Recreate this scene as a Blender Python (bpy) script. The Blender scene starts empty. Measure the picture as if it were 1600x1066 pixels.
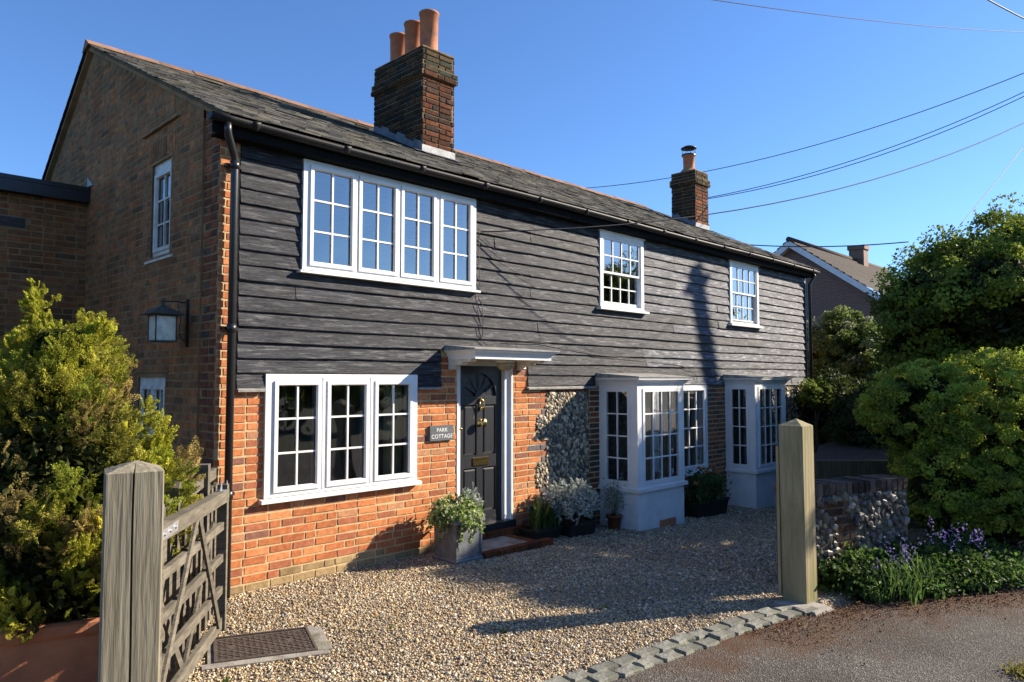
import bpy, math, random
import numpy as np
from mathutils import Vector, noise as mnoise
R = math.radians
rnd = random.Random(7)
# ------------------------------------------------------------------ camera, sky, sun, exposure
sc = bpy.context.scene
col = sc.collection
cam_d = bpy.data.cameras.new("camera"); cam = bpy.data.objects.new("camera", cam_d); col.objects.link(cam)
cam.location = (0, 0, 1.9); cam.rotation_euler = (R(90 + 3.03), 0, R(44.63 - 90))
cam_d.sensor_width = 36; cam_d.lens = 25.49; cam_d.clip_start = 0.05; cam_d.clip_end = 2000
sc.camera = cam
SUN = Vector((1.72, -1.0, 1.07)).normalized()
w = bpy.data.worlds.new("World"); sc.world = w; w.use_nodes = True
nt = w.node_tree; bg = nt.nodes["Background"]
sky = nt.nodes.new("ShaderNodeTexSky"); sky.sky_type = 'NISHITA'; sky.sun_disc = False
sky.sun_elevation = math.asin(SUN.z); sky.sun_rotation = math.atan2(SUN.x, SUN.y)
sky.air_density = 1.0; sky.dust_density = 0.25; sky.ozone_density = 3.5; sky.altitude = 100
tint = nt.nodes.new("ShaderNodeMix"); tint.data_type = 'RGBA'; tint.blend_type = 'MULTIPLY'; tint.inputs[0].default_value = 1.0
tint.inputs[7].default_value = (0.71, 0.94, 1.24, 1)
nt.links.new(sky.outputs[0], tint.inputs[6]); nt.links.new(tint.outputs[2], bg.inputs[0]); bg.inputs[1].default_value = 0.076
sd = bpy.data.lights.new("sun", 'SUN'); so = bpy.data.objects.new("sun", sd); col.objects.link(so)
so.rotation_euler = SUN.to_track_quat('Z', 'Y').to_euler(); sd.energy = 5.0; sd.angle = R(0.55); sd.color = (1.0, 0.87, 0.70)
sc.view_settings.view_transform = 'Standard'; sc.view_settings.look = 'None'
sc.view_settings.exposure = 1.2; sc.view_settings.gamma = 1.0
sc.cycles.caustics_reflective = False; sc.cycles.caustics_refractive = False
sc.cycles.max_bounces = 8; sc.cycles.transparent_max_bounces = 16

# ------------------------------------------------------------------ helpers
ORG = {}
def tag(o, label=None, cat=None, group=None, kind=None):
    if label: o['label'] = label
    if cat: o['category'] = cat
    if group: o['group'] = group
    if kind: o['kind'] = kind
    return o
def thing(name, loc, label, cat, group=None):
    o = bpy.data.objects.new(name, None); col.objects.link(o); o.location = loc
    o.empty_display_size = 0.1
    ORG[o] = Vector(loc)
    return tag(o, label, cat, group)
def ident(p): return p
def front(x0, Y=6.29):          # u -> +X, outward w -> -Y
    return lambda p: (x0 + p[0], Y - p[2], p[1])
def side(X, y0):                # facing -X: u runs towards the camera (-Y)
    return lambda p: (X - p[2], y0 - p[0], p[1])
def sider(X, y0):               # facing +X
    return lambda p: (X + p[2], y0 + p[0], p[1])
class MB:
    def __init__(s, T=None): s.v = []; s.f = []; s.c = []; s.s = []; s.T = T or ident; s.col = (1, 1, 1)
    def add(s, vs, fs, col=None, smooth=False):
        n = len(s.v); T = s.T
        s.v += [T(p) for p in vs]; s.c += [col or s.col] * len(vs)
        s.f += [tuple(i + n for i in f) for f in fs]; s.s += [smooth] * len(fs)
        return s
    def box(s, a, b, col=None, jit=0):
        (x0, y0, z0), (x1, y1, z1) = a, b
        vs = [(x, y, z) for z in (z0, z1) for y in (y0, y1) for x in (x0, x1)]
        if jit: vs = [tuple(c + rnd.uniform(-jit, jit) for c in v) for v in vs]
        return s.add(vs, [(0, 2, 3, 1), (4, 5, 7, 6), (0, 1, 5, 4), (2, 6, 7, 3), (0, 4, 6, 2), (1, 3, 7, 5)], col)
    def quad(s, a, b, c, d, col=None): return s.add([a, b, c, d], [(0, 1, 2, 3)], col)
    def ring(s, rings, closed=True, cap=True, col=None, smooth=True):
        n = len(rings[0]); vs = [p for r in rings for p in r]; fs = []
        for k in range(len(rings) - 1):
            for i in range(n if closed else n - 1):
                j = (i + 1) % n; fs.append((k * n + i, k * n + j, (k + 1) * n + j, (k + 1) * n + i))
        s.add(vs, fs, col, smooth)
        if cap:
            m = len(s.v) - len(vs)
            s.f += [tuple(m + i for i in range(n))[::-1], tuple(m + (len(rings) - 1) * n + i for i in range(n))]; s.s += [False, False]
        return s
    def tube(s, path, r, n=8, col=None, smooth=True, cap=True):
        P = [Vector(p) for p in path]; rs = r if isinstance(r, (list, tuple)) else [r] * len(P); rings = []
        up = None
        for i, p in enumerate(P):
            d = (P[min(i + 1, len(P) - 1)] - P[max(i - 1, 0)]).normalized()
            a = d.orthogonal().normalized() if up is None else (up - d * up.dot(d)).normalized()
            up = a; b = d.cross(a)
            rings.append([tuple(p + (a * math.cos(t) + b * math.sin(t)) * rs[i]) for t in [2 * math.pi * k / n for k in range(n)]])
        return s.ring(rings, True, cap, col, smooth)
    def lathe(s, prof, c=(0, 0, 0), n=24, col=None, smooth=True, cap=False):
        rings = [[(c[0] + r * math.cos(2 * math.pi * k / n), c[1] + r * math.sin(2 * math.pi * k / n), c[2] + z) for k in range(n)] for r, z in prof]
        return s.ring(rings, True, cap, col, smooth)
    def prism(s, poly, axis, a, b, col=None, smooth=False):      # extrude 2-D polygon along axis 0/1/2
        def P(p, t):
            return {0: (t, p[0], p[1]), 1: (p[0], t, p[1]), 2: (p[0], p[1], t)}[axis]
        n = len(poly); vs = [P(p, a) for p in poly] + [P(p, b) for p in poly]
        fs = [(i, (i + 1) % n, n + (i + 1) % n, n + i) for i in range(n)]
        s.add(vs, fs, col, smooth)
        m = len(s.v) - 2 * n
        s.f += [tuple(m + i for i in range(n))[::-1], tuple(m + n + i for i in range(n))]; s.s += [False, False]
        return s
    def build(s, name, mat, parent=None, loc=None, label=None):
        o = parent
        org = ORG.get(parent) if parent is not None else Vector(loc or (0, 0, 0))
        me = bpy.data.meshes.new(name)
        me.from_pydata([tuple(Vector(p) - org) for p in s.v], [], s.f)
        me.polygons.foreach_set("use_smooth", s.s)
        at = me.color_attributes.new("Col", 'FLOAT_COLOR', 'POINT')
        c = np.ones((len(s.v), 4), np.float32); c[:, :3] = np.array(s.c, np.float32).reshape(-1, 3)
        at.data.foreach_set("color", c.ravel())
        me.materials.append(mat); me.update()
        ob = bpy.data.objects.new(name, me); col.objects.link(ob)
        ORG[ob] = org
        if parent is not None: ob.parent = parent
        else: ob.location = org
        if label: ob['label'] = label
        return ob
def npmesh(name, V, F, C, mat, parent=None, loc=(0, 0, 0), smooth=False):
    """V (n,3), F (m,k) ints, C (n,3)"""
    org = np.array(ORG[parent]) if parent is not None else np.array(loc)
    me = bpy.data.meshes.new(name); m, k = F.shape
    me.vertices.add(len(V)); me.vertices.foreach_set("co", (V - org).astype(np.float32).ravel())
    me.loops.add(m * k); me.loops.foreach_set("vertex_index", F.astype(np.int32).ravel())
    me.polygons.add(m); me.polygons.foreach_set("loop_start", np.arange(0, m * k, k, dtype=np.int32))
    me.polygons.foreach_set("use_smooth", np.full(m, smooth))
    me.update(calc_edges=True)
    at = me.color_attributes.new("Col", 'FLOAT_COLOR', 'POINT')
    c = np.ones((len(V), 4), np.float32); c[:, :3] = C
    at.data.foreach_set("color", c.ravel()); me.materials.append(mat)
    ob = bpy.data.objects.new(name, me); col.objects.link(ob)
    if parent is not None: ob.parent = parent
    else: ob.location = loc
    ORG[ob] = Vector(org)
    return ob

# ------------------------------------------------------------------ materials
def M(name, c1, c2=None, rough=0.7, scale=6.0, stretch=(1, 1, 1), bump=0.15, bscale=60.0, bstretch=None, attr=True, metal=0.0,
      spec=0.4, contrast=(0.38, 0.62), detail=6.0, bdist=0.01, c3=None, c3scale=1.5, c3thr=(0.55, 0.7), c3stretch=(1, 1, 1), wave=None, rvar=0):
    m = bpy.data.materials.new(name); m.use_nodes = True; n = m.node_tree.nodes; L = m.node_tree.links
    b = n["Principled BSDF"]; b.inputs["Metallic"].default_value = metal
    b.inputs["Roughness"].default_value = rough; b.inputs["Specular IOR Level"].default_value = spec
    tc = n.new("ShaderNodeTexCoord")
    def mapped(st):
        mp = n.new("ShaderNodeMapping"); mp.inputs["Scale"].default_value = st; L.new(tc.outputs["Object"], mp.inputs[0]); return mp.outputs[0]
    def noise(sc_, st, det=detail, rgh=0.6):
        t = n.new("ShaderNodeTexNoise"); t.inputs["Scale"].default_value = sc_; t.inputs["Detail"].default_value = det
        t.inputs["Roughness"].default_value = rgh; L.new(mapped(st), t.inputs[0]); return t.outputs[0]
    def mrange(v, a, b_, lo=0, hi=1):
        r = n.new("ShaderNodeMapRange"); r.inputs[1].default_value = a; r.inputs[2].default_value = b_; r.inputs[3].default_value = lo; r.inputs[4].default_value = hi
        L.new(v, r.inputs[0]); return r.outputs[0]
    def mix(f, a, b_, mode='MIX'):
        x = n.new("ShaderNodeMix"); x.data_type = 'RGBA'; x.blend_type = mode
        for sock, val in ((x.inputs[0], f), (x.inputs[6], a), (x.inputs[7], b_)):
            if isinstance(val, (int, float)): sock.default_value = val
            elif isinstance(val, tuple): sock.default_value = (*val, 1)
            else: L.new(val, sock)
        return x.outputs[2]
    c2 = c2 or tuple(x * 0.7 for x in c1)
    nz = noise(scale, stretch)
    cc = mix(mrange(nz, *contrast), c1, c2)
    if wave:
        wv = n.new("ShaderNodeTexWave"); wv.wave_type = 'BANDS'; wv.bands_direction = wave.get('dir', 'X')
        wv.inputs["Scale"].default_value = wave['scale']; wv.inputs["Distortion"].default_value = wave['dist']
        wv.inputs["Detail"].default_value = 3; wv.inputs["Detail Scale"].default_value = wave.get('ds', 1.0)
        L.new(mapped(wave['st']), wv.inputs[0])
        cc = mix(mrange(wv.outputs[1], *wave.get('thr', (0.3, 0.8)), 0, wave['amt']), cc, wave['col'])
    if c3:
        cc = mix(mrange(noise(c3scale, c3stretch, 5), *c3thr), cc, c3)
    if attr:
        a = n.new("ShaderNodeVertexColor"); a.layer_name = "Col"; cc = mix(1.0, cc, a.outputs[0], 'MULTIPLY')
    L.new(cc, b.inputs["Base Color"])
    if bump:
        h = noise(bscale, bstretch or stretch, 4)
        if wave:
            mm = n.new("ShaderNodeMath"); mm.operation = 'MULTIPLY_ADD'; L.new(wv.outputs[1], mm.inputs[0]); mm.inputs[1].default_value = -wave.get('b', 0.6); L.new(h, mm.inputs[2]); h = mm.outputs[0]
        bp = n.new("ShaderNodeBump"); bp.inputs["Strength"].default_value = min(bump, 1.0); bp.inputs["Distance"].default_value = bdist
        L.new(h, bp.inputs["Height"]); L.new(bp.outputs[0], b.inputs["Normal"])
    if rvar: L.new(mrange(nz, 0.3, 0.7, rough - rvar, rough + rvar), b.inputs["Roughness"])
    m['_cc'] = 1
    return m
def leafmat(name, tr=0.45, rough=0.55, spec=0.25):
    m = bpy.data.materials.new(name); m.use_nodes = True; n = m.node_tree.nodes; L = m.node_tree.links
    b = n["Principled BSDF"]; b.inputs["Roughness"].default_value = rough; b.inputs["Specular IOR Level"].default_value = spec
    a = n.new("ShaderNodeVertexColor"); a.layer_name = "Col"; L.new(a.outputs[0], b.inputs["Base Color"])
    t = n.new("ShaderNodeBsdfTranslucent"); L.new(a.outputs[0], t.inputs[0])
    mx = n.new("ShaderNodeMixShader"); mx.inputs[0].default_value = tr
    L.new(b.outputs[0], mx.inputs[1]); L.new(t.outputs[0], mx.inputs[2]); L.new(mx.outputs[0], n["Material Output"].inputs[0])
    return m
def glassmat(name, base=0.10, tint=(0.9, 0.93, 0.95)):
    m = bpy.data.materials.new(name); m.use_nodes = True; n = m.node_tree.nodes; L = m.node_tree.links
    n.remove(n["Principled BSDF"])
    g = n.new("ShaderNodeBsdfGlossy"); g.inputs["Roughness"].default_value = 0.015; g.inputs[0].default_value = (1, 1, 1, 1)
    t = n.new("ShaderNodeBsdfTransparent"); t.inputs[0].default_value = (*tint, 1)
    tc = n.new("ShaderNodeTexCoord"); nz = n.new("ShaderNodeTexNoise"); nz.inputs["Scale"].default_value = 2.2; nz.inputs["Detail"].default_value = 1
    L.new(tc.outputs["Object"], nz.inputs[0]); bp = n.new("ShaderNodeBump"); bp.inputs["Strength"].default_value = 0.12; bp.inputs["Distance"].default_value = 0.05
    L.new(nz.outputs[0], bp.inputs["Height"]); L.new(bp.outputs[0], g.inputs["Normal"])
    fr = n.new("ShaderNodeFresnel"); fr.inputs[0].default_value = 1.5
    ad = n.new("ShaderNodeMath"); ad.operation = 'MULTIPLY_ADD'; L.new(fr.outputs[0], ad.inputs[0]); ad.inputs[1].default_value = 1.8; ad.inputs[2].default_value = base; ad.use_clamp = True
    mx = n.new("ShaderNodeMixShader"); L.new(ad.outputs[0], mx.inputs[0]); L.new(t.outputs[0], mx.inputs[1]); L.new(g.outputs[0], mx.inputs[2])
    L.new(mx.outputs[0], n["Material Output"].inputs[0]); return m

m_brick = M("brick", (1, 1, 1), (0.72, 0.70, 0.68), rough=0.9, scale=25, bump=0.6, bscale=90, bdist=0.006, c3=(0.45, 0.42, 0.36), c3scale=2.2, c3thr=(0.62, 0.8), spec=0.15)
m_brick_old = M("old_brick", (1, 1, 1), (0.6, 0.58, 0.55), rough=0.95, scale=14, bump=0.7, bscale=70, bdist=0.008, c3=(0.50, 0.46, 0.42), c3scale=1.6, c3thr=(0.45, 0.7), spec=0.1)
m_mortar = M("mortar", (0.60, 0.45, 0.25), (0.48, 0.35, 0.19), rough=0.95, scale=18, bump=0.8, bscale=150, bdist=0.006, spec=0.1)
m_mortar_dk = M("weathered_mortar", (0.34, 0.215, 0.11), (0.23, 0.15, 0.08), rough=0.95, scale=5, bump=0.8, bscale=120, bdist=0.006, spec=0.1)
m_mortar_ch = M("chimney_mortar", (0.26, 0.20, 0.13), (0.15, 0.115, 0.075), rough=0.95, scale=5, bump=0.8, bscale=120, bdist=0.006, spec=0.1)
m_flint = M("flint", (1, 1, 1), (0.58, 0.54, 0.47), rough=0.5, scale=30, bump=0.4, bscale=60, bdist=0.006, spec=0.5)
m_flintmortar = M("flint_mortar", (0.34, 0.29, 0.20), (0.22, 0.19, 0.14), rough=0.95, scale=20, bump=0.8, bscale=120, bdist=0.008)
m_board = M("tarred_board", (0.050, 0.0545, 0.067), (0.016, 0.0175, 0.023), rough=0.6, scale=7, stretch=(0.35, 3, 11), bump=1.0, bscale=16, bstretch=(0.3, 3, 14), bdist=0.010,
            c3=(0.19, 0.193, 0.20), c3scale=15.0, c3stretch=(0.32, 1, 2.6), c3thr=(0.52, 0.74), spec=0.3)
m_black = M("black_paint", (0.018, 0.019, 0.022), (0.012, 0.012, 0.014), rough=0.35, scale=5, bump=0.1, bscale=30, spec=0.5)
m_doorp = M("door_paint", (0.013, 0.014, 0.018), (0.02, 0.021, 0.026), rough=0.38, scale=8, stretch=(6, 1, 0.5), bump=0.35, bscale=12, bstretch=(9, 3, 0.4), bdist=0.003, spec=0.5)
m_white = M("white_paint", (0.80, 0.80, 0.79), (0.72, 0.72, 0.70), rough=0.35, scale=3, bump=0.05, bscale=20, spec=0.4)
m_cream = M("old_white_paint", (0.74, 0.73, 0.67), (0.58, 0.56, 0.49), rough=0.5, scale=9, bump=0.3, bscale=20, spec=0.3)
m_render = M("white_render", (0.74, 0.75, 0.75), (0.64, 0.65, 0.65), rough=0.85, scale=4, bump=0.35, bscale=40, bdist=0.006, c3=(0.32, 0.31, 0.27), c3scale=2.5, c3thr=(0.66, 0.85), spec=0.2)
m_slate = M("slate", (1, 1, 1), (0.72, 0.72, 0.70), rough=0.75, scale=14, stretch=(1, 1, 1), bump=0.5, bscale=45, bdist=0.006, c3=(1.5, 1.35, 0.7), c3scale=5, c3thr=(0.6, 0.78), spec=0.3)
m_slateb = M("slate_underlay", (0.02, 0.02, 0.022), rough=0.9, attr=False)
m_lead = M("lead_sheet", (0.21, 0.22, 0.235), (0.13, 0.14, 0.15), rough=0.55, scale=8, bump=0.3, bscale=20, metal=0.3, spec=0.4)
m_leadw = M("weathered_lead", (0.20, 0.20, 0.19), (0.34, 0.33, 0.30), rough=0.8, scale=12, bump=0.4, bscale=50, spec=0.2)
m_terra = M("terracotta", (0.50, 0.20, 0.10), (0.38, 0.15, 0.08), rough=0.8, scale=6, bump=0.3, bscale=60, c3=(0.22, 0.13, 0.08), c3scale=3, c3thr=(0.6, 0.75), spec=0.25)
m_ridge = M("ridge_tile", (0.30, 0.15, 0.085), (0.19, 0.12, 0.08), rough=0.85, scale=8, bump=0.4, bscale=60, spec=0.2)
m_brass = M("brass", (0.75, 0.55, 0.22), (0.6, 0.42, 0.15), rough=0.22, scale=10, bump=0, metal=1.0, attr=False)
m_galv = M("galvanised_steel", (0.55, 0.57, 0.60), (0.42, 0.44, 0.46), rough=0.4, scale=25, bump=0.1, metal=0.7)
m_iron = M("cast_iron", (0.10, 0.085, 0.07), (0.15, 0.12, 0.10), rough=0.6, scale=20, bump=0.3, bscale=80, metal=0.4)
m_concrete = M("concrete", (0.33, 0.31, 0.27), (0.22, 0.20, 0.17), rough=0.9, scale=7, bump=0.5, bscale=60, c3=(0.12, 0.12, 0.07), c3scale=4)
m_granite = M("granite", (0.23, 0.228, 0.19), (0.13, 0.132, 0.105), rough=0.8, scale=22, bump=0.7, bscale=50, bdist=0.008, c3=(0.15, 0.16, 0.08), c3scale=5, c3thr=(0.55, 0.75))
m_oldwood = M("weathered_wood", (0.30, 0.27, 0.19), (0.20, 0.175, 0.12), rough=0.85, scale=4, stretch=(8, 8, 0.5), bump=0.9, bscale=16, bstretch=(5, 5, 0.25), bdist=0.004, spec=0.2,
              wave=dict(scale=7, dist=7.5, st=(1, 1, 0.16), ds=1.6, amt=0.38, col=(0.15, 0.128, 0.09), thr=(0.45, 0.9), b=0.25))
m_rail = M("weathered_rail", (0.165, 0.145, 0.108), (0.09, 0.078, 0.058), rough=0.85, scale=6, stretch=(1, 1, 6), bump=0.9, bscale=14, bstretch=(1, 1, 9), bdist=0.006, c3=(0.11, 0.10, 0.07), c3scale=3)
m_newwood = M("treated_wood", (0.36, 0.30, 0.175), (0.26, 0.22, 0.12), rough=0.75, scale=4, stretch=(8, 8, 0.5), bump=0.6, bscale=14, bstretch=(6, 6, 0.3), bdist=0.006, spec=0.25,
              c3=(0.13, 0.14, 0.04), c3scale=1.6, c3stretch=(2, 2, 0.8), c3thr=(0.45, 0.75), wave=dict(scale=5, dist=3, st=(1, 1, 0.08), amt=0.5, col=(0.19, 0.15, 0.08), b=0.3))
m_soil = M("soil", (0.05, 0.038, 0.025), (0.03, 0.022, 0.015), rough=0.95, scale=12, bump=1.0, bscale=50, bdist=0.02)
m_bark = M("bark", (0.10, 0.08, 0.055), (0.05, 0.04, 0.03), rough=0.9, scale=10, stretch=(3, 3, 1), bump=0.9, bscale=25, bdist=0.02)
m_stone = M("gravel_stone", (1, 1, 1), (0.75, 0.72, 0.68), rough=0.6, scale=80, bump=0, spec=0.35)
m_leaf = leafmat("leaf"); m_leafs = leafmat("silver_leaf", 0.2, 0.8, 0.1); m_conif = leafmat("conifer_leaf", 0.3, 0.7, 0.1); m_petal = leafmat("petal", 0.3, 0.6)
m_glass = glassmat("window_glass", 0.05); m_glassu = glassmat("upper_window_glass", 0.20)
m_curt = M("curtain_cloth", (0.42, 0.38, 0.28), (0.34, 0.30, 0.22), rough=0.9, scale=3, bump=0, spec=0.1)
m_room = M("plaster", (0.35, 0.33, 0.30), rough=0.9, bump=0, attr=False)
m_sign = M("slate_sign", (0.085, 0.095, 0.105), (0.11, 0.12, 0.13), rough=0.5, scale=10, bump=0.15)
m_letter = M("sign_lettering", (0.78, 0.79, 0.78), (0.70, 0.71, 0.70), rough=0.6, bump=0, attr=False)
m_plastic = M("black_plastic", (0.02, 0.02, 0.02), rough=0.5, bump=0.1)
m_wire = M("wire", (0.03, 0.03, 0.035), rough=0.6, bump=0, attr=False)
m_frost = M("lantern_glass", (0.72, 0.72, 0.60), (0.50, 0.51, 0.42), rough=0.25, scale=14, bump=0.15, bscale=25, spec=0.6)
m_litter = M("dead_leaf", (1, 1, 1), (0.6, 0.6, 0.6), rough=0.9, bump=0, scale=30)
m_faded = M("faded_cloth_soffit", (0.02, 0.02, 0.02), rough=0.8)

def special_ground(kind):
    m = bpy.data.materials.new(kind); m.use_nodes = True; n = m.node_tree.nodes; L = m.node_tree.links; b = n["Principled BSDF"]
    b.inputs["Roughness"].default_value = 0.85; b.inputs["Specular IOR Level"].default_value = 0.25
    tc = n.new("ShaderNodeTexCoord")
    def N(t, **k):
        x = n.new(t)
        for a, v in k.items(): x.inputs[a].default_value = v
        return x
    def ramp(fac, stops):
        r = n.new("ShaderNodeValToRGB"); e = r.color_ramp.elements
        while len(e) < len(stops): e.new(0.5)
        for i, (p, c) in enumerate(stops): e[i].position = p; e[i].color = (*c, 1)
        L.new(fac, r.inputs[0]); return r.outputs[0]
    def mix(f, a, b_, mode='MIX'):
        x = n.new("ShaderNodeMix"); x.data_type = 'RGBA'; x.blend_type = mode
        for sock, val in ((x.inputs[0], f), (x.inputs[6], a), (x.inputs[7], b_)):
            if isinstance(val, (int, float)): sock.default_value = val
            elif isinstance(val, tuple): sock.default_value = (*val, 1)
            else: L.new(val, sock)
        return x.outputs[2]
    if kind == "gravel":
        v = n.new("ShaderNodeTexVoronoi"); v.inputs["Scale"].default_value = 62; v.inputs["Randomness"].default_value = 1.0; L.new(tc.outputs["Object"], v.inputs[0])
        sp = n.new("ShaderNodeSeparateColor"); L.new(v.outputs["Color"], sp.inputs[0])
        c = ramp(sp.outputs[0], [(0, (0.10, 0.08, 0.06)), (0.3, (0.22, 0.16, 0.10)), (0.6, (0.34, 0.26, 0.17)), (0.85, (0.42, 0.33, 0.22)), (1, (0.55, 0.50, 0.42))])
        d = n.new("ShaderNodeMapRange"); d.inputs[1].default_value = 0.0; d.inputs[2].default_value = 0.75; d.inputs[3].default_value = 1; d.inputs[4].default_value = 0.0
        L.new(v.outputs["Distance"], d.inputs[0])
        L.new(c, b.inputs["Base Color"])
        bp = n.new("ShaderNodeBump"); bp.inputs["Strength"].default_value = 1; bp.inputs["Distance"].default_value = 0.012; L.new(d.outputs[0], bp.inputs["Height"]); L.new(bp.outputs[0], b.inputs["Normal"])
    else:
        nz = N("ShaderNodeTexNoise", Scale=170.0, Detail=4.0, Roughness=0.75); L.new(tc.outputs["Object"], nz.inputs[0])
        big = N("ShaderNodeTexNoise", Scale=0.9, Detail=5.0); L.new(tc.outputs["Object"], big.inputs[0])
        vor = N("ShaderNodeTexVoronoi", Scale=110.0); L.new(tc.outputs["Object"], vor.inputs[0])
        sp = n.new("ShaderNodeSeparateColor"); L.new(vor.outputs["Color"], sp.inputs[0])
        c = ramp(sp.outputs[0], [(0, (0.045, 0.040, 0.034)), (0.55, (0.092, 0.083, 0.071)), (0.9, (0.145, 0.131, 0.112)), (1, (0.27, 0.25, 0.22))])
        bm = n.new('ShaderNodeMapRange'); bm.inputs[1].default_value = .42; bm.inputs[2].default_value = .62; L.new(big.outputs[0], bm.inputs[0])
        c = mix(bm.outputs[0], c, mix(1.0, c, (0.62, 0.60, 0.58), 'MULTIPLY'))
        # brown dirt washed along the verge edge (vertex colour holds how much)
        a = n.new("ShaderNodeVertexColor"); a.layer_name = "Col"; sa = n.new("ShaderNodeSeparateColor"); L.new(a.outputs[0], sa.inputs[0])
        n2 = N("ShaderNodeTexNoise", Scale=2.6, Detail=7.0, Roughness=0.7); L.new(tc.outputs["Object"], n2.inputs[0])
        ma = n.new("ShaderNodeMath"); ma.operation = 'MULTIPLY_ADD'; L.new(n2.outputs[0], ma.inputs[0]); ma.inputs[1].default_value = 1.6
        L.new(sa.outputs[0], ma.inputs[2])
        mr = n.new("ShaderNodeMapRange"); mr.inputs[1].default_value = 1.15; mr.inputs[2].default_value = 1.75; L.new(ma.outputs[0], mr.inputs[0])
        dirt = mix(nz.outputs[0], (0.035, 0.018, 0.008), (0.13, 0.06, 0.025))
        c = mix(mr.outputs[0], c, dirt)
        L.new(c, b.inputs["Base Color"])
        bp = n.new("ShaderNodeBump"); bp.inputs["Strength"].default_value = 0.9; bp.inputs["Distance"].default_value = 0.008
        L.new(vor.outputs["Distance"], bp.inputs["Height"]); L.new(bp.outputs[0], b.inputs["Normal"])
    return m
m_gravel = special_ground("gravel"); m_road = special_ground("asphalt")
m_grass = M("grass_ground", (0.035, 0.045, 0.014), (0.02, 0.025, 0.01), rough=0.95, scale=2, bump=0.8, bscale=30, attr=False)

# ------------------------------------------------------------------ terrain
def g(x, y):
    return -0.046 * min(max(0, x - 5.7), 8) * min(max((y - 2.2) / 3.4, 0), 1)
def gn(x, y):
    return -0.046 * np.clip(x - 5.7, 0, 8) * np.clip((y - 2.2) / 3.4, 0, 1)
KERB = [(-6, 4.35), (1.3, 3.50), (3.52, 3.13), (4.6, 2.98), (5.3, 2.90), (6.05, 2.74), (6.6, 2.42)]   # gravel side of the setts
ROAD_EDGE = [(-8, 4.35), (1.3, 3.28), (3.5, 2.90), (4.6, 2.75), (5.3, 2.68), (6.0, 2.52), (6.6, 2.28), (7.4, 1.75), (8.1, 1.34), (9.6, 0.75), (14, -0.6), (40, -8)]
def ey(E, x):
    for (x0, y0), (x1, y1) in zip(E, E[1:]):
        if x <= x1: return y0 + (y1 - y0) * (x - x0) / (x1 - x0)
    return E[-1][1]
mb = MB(); mb.add([(-400, -400, -0.62), (500, -400, -0.62), (500, 500, -0.62), (-400, 500, -0.62)], [(0, 1, 2, 3)])
tag(mb.build("ground", m_grass), kind="structure")
def sheet(name, mat, x0, x1, y0, y1, nx, ny, zf, keep=None, cf=None, kind="structure"):
    mb = MB(); idx = {}
    for j in range(ny + 1):
        for i in range(nx + 1):
            x = x0 + (x1 - x0) * i / nx; y = y0 + (y1 - y0) * j / ny
            mb.v.append((x, y, zf(x, y))); mb.c.append(cf(x, y) if cf else (1, 1, 1))
    for j in range(ny):
        for i in range(nx):
            a = j * (nx + 1) + i
            mb.f.append((a, a + 1, a + nx + 2, a + nx + 1)); mb.s.append(True)
    return tag(mb.build(name, mat), kind=kind)
sheet("driveway", m_gravel, -6, 16, 1.9, 6.6, 110, 30, lambda x, y: g(x, y) - (0.0 if y > ey(KERB, x) - 0.05 else 0.12))
sheet("garden_ground", m_soil, -12, 40, -8, 30, 104, 76, lambda x, y: min(g(x, y) - 0.035, -0.035) - (0.12 if (y < ey(ROAD_EDGE, x) + 0.5 and x < 6.9) or y < ey(ROAD_EDGE, x) else 0))
# road: its far edge follows ROAD_EDGE
mb = MB(); xs = [-8 + i * 0.25 for i in range(190)]; prof = [0, 0.12, 0.25, 0.4, 0.6, 0.85, 1.2, 1.8, 3.0, 6.0]
for x in xs:
    e = ey(ROAD_EDGE, x)
    for d in prof:
        z = -0.015 - 0.01 * min(d, 2)
        a = max(0, 1 - d / 1.15) if x > 5.2 else max(0, (x - 3.0) / 2.2) * max(0, 1 - d / 1.0)
        mb.v.append((x, e - d, z)); mb.c.append((a, a, a))
k = len(prof)
for i in range(len(xs) - 1):
    for j in range(k - 1):
        mb.f.append((i * k + j, i * k + j + 1, (i + 1) * k + j + 1, (i + 1) * k + j)); mb.s.append(True)
tag(mb.build("road", m_road), kind="structure")
sheet("far_verge", m_grass, -10, 40, -30, -3.2, 10, 4, lambda x, y: -0.02 - (0.5 if y > -3.2 - x * 0.2 else 0))

# ------------------------------------------------------------------ wall building helpers
def wallsheet(mb, u0, u1, z0, top, holes=(), w=0.0, breaks=()):
    us = sorted(set([u0, u1] + [h[0] for h in holes] + [h[1] for h in holes] + list(breaks)))
    us = [u for u in us if u0 <= u <= u1]
    tf = top if callable(top) else (lambda u: top)
    for a, b in zip(us, us[1:]):
        m = (a + b) / 2; hs = sorted((h[2], h[3]) for h in holes if h[0] <= m <= h[1]); z = z0
        for h0, h1 in hs:
            if h0 > z: mb.quad((a, z, w), (b, z, w), (b, h0, w), (a, h0, w))
            z = h1
        mb.quad((a, z, w), (b, z, w), (b, tf(b), w), (a, tf(a), w))
    return mb
def reveals(mb, holes, depth, w=0.0, top=True):
    for u0, u1, z0, z1 in holes:
        d = w - depth
        mb.quad((u0, z0, w), (u0, z1, w), (u0, z1, d), (u0, z0, d)); mb.quad((u1, z0, w), (u1, z1, w), (u1, z1, d), (u1, z0, d))
        mb.quad((u0, z1, w), (u1, z1, w), (u1, z1, d), (u0, z1, d))
        mb.quad((u0, z0, w), (u1, z0, w), (u1, z0, d), (u0, z0, d))
PAL = [((0.54, 0.195, 0.075), 7), ((0.48, 0.165, 0.068), 6), ((0.60, 0.24, 0.10), 5), ((0.40, 0.145, 0.075), 3), ((0.27, 0.125, 0.09), 1.1), ((0.50, 0.25, 0.13), 1.2)]
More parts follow.
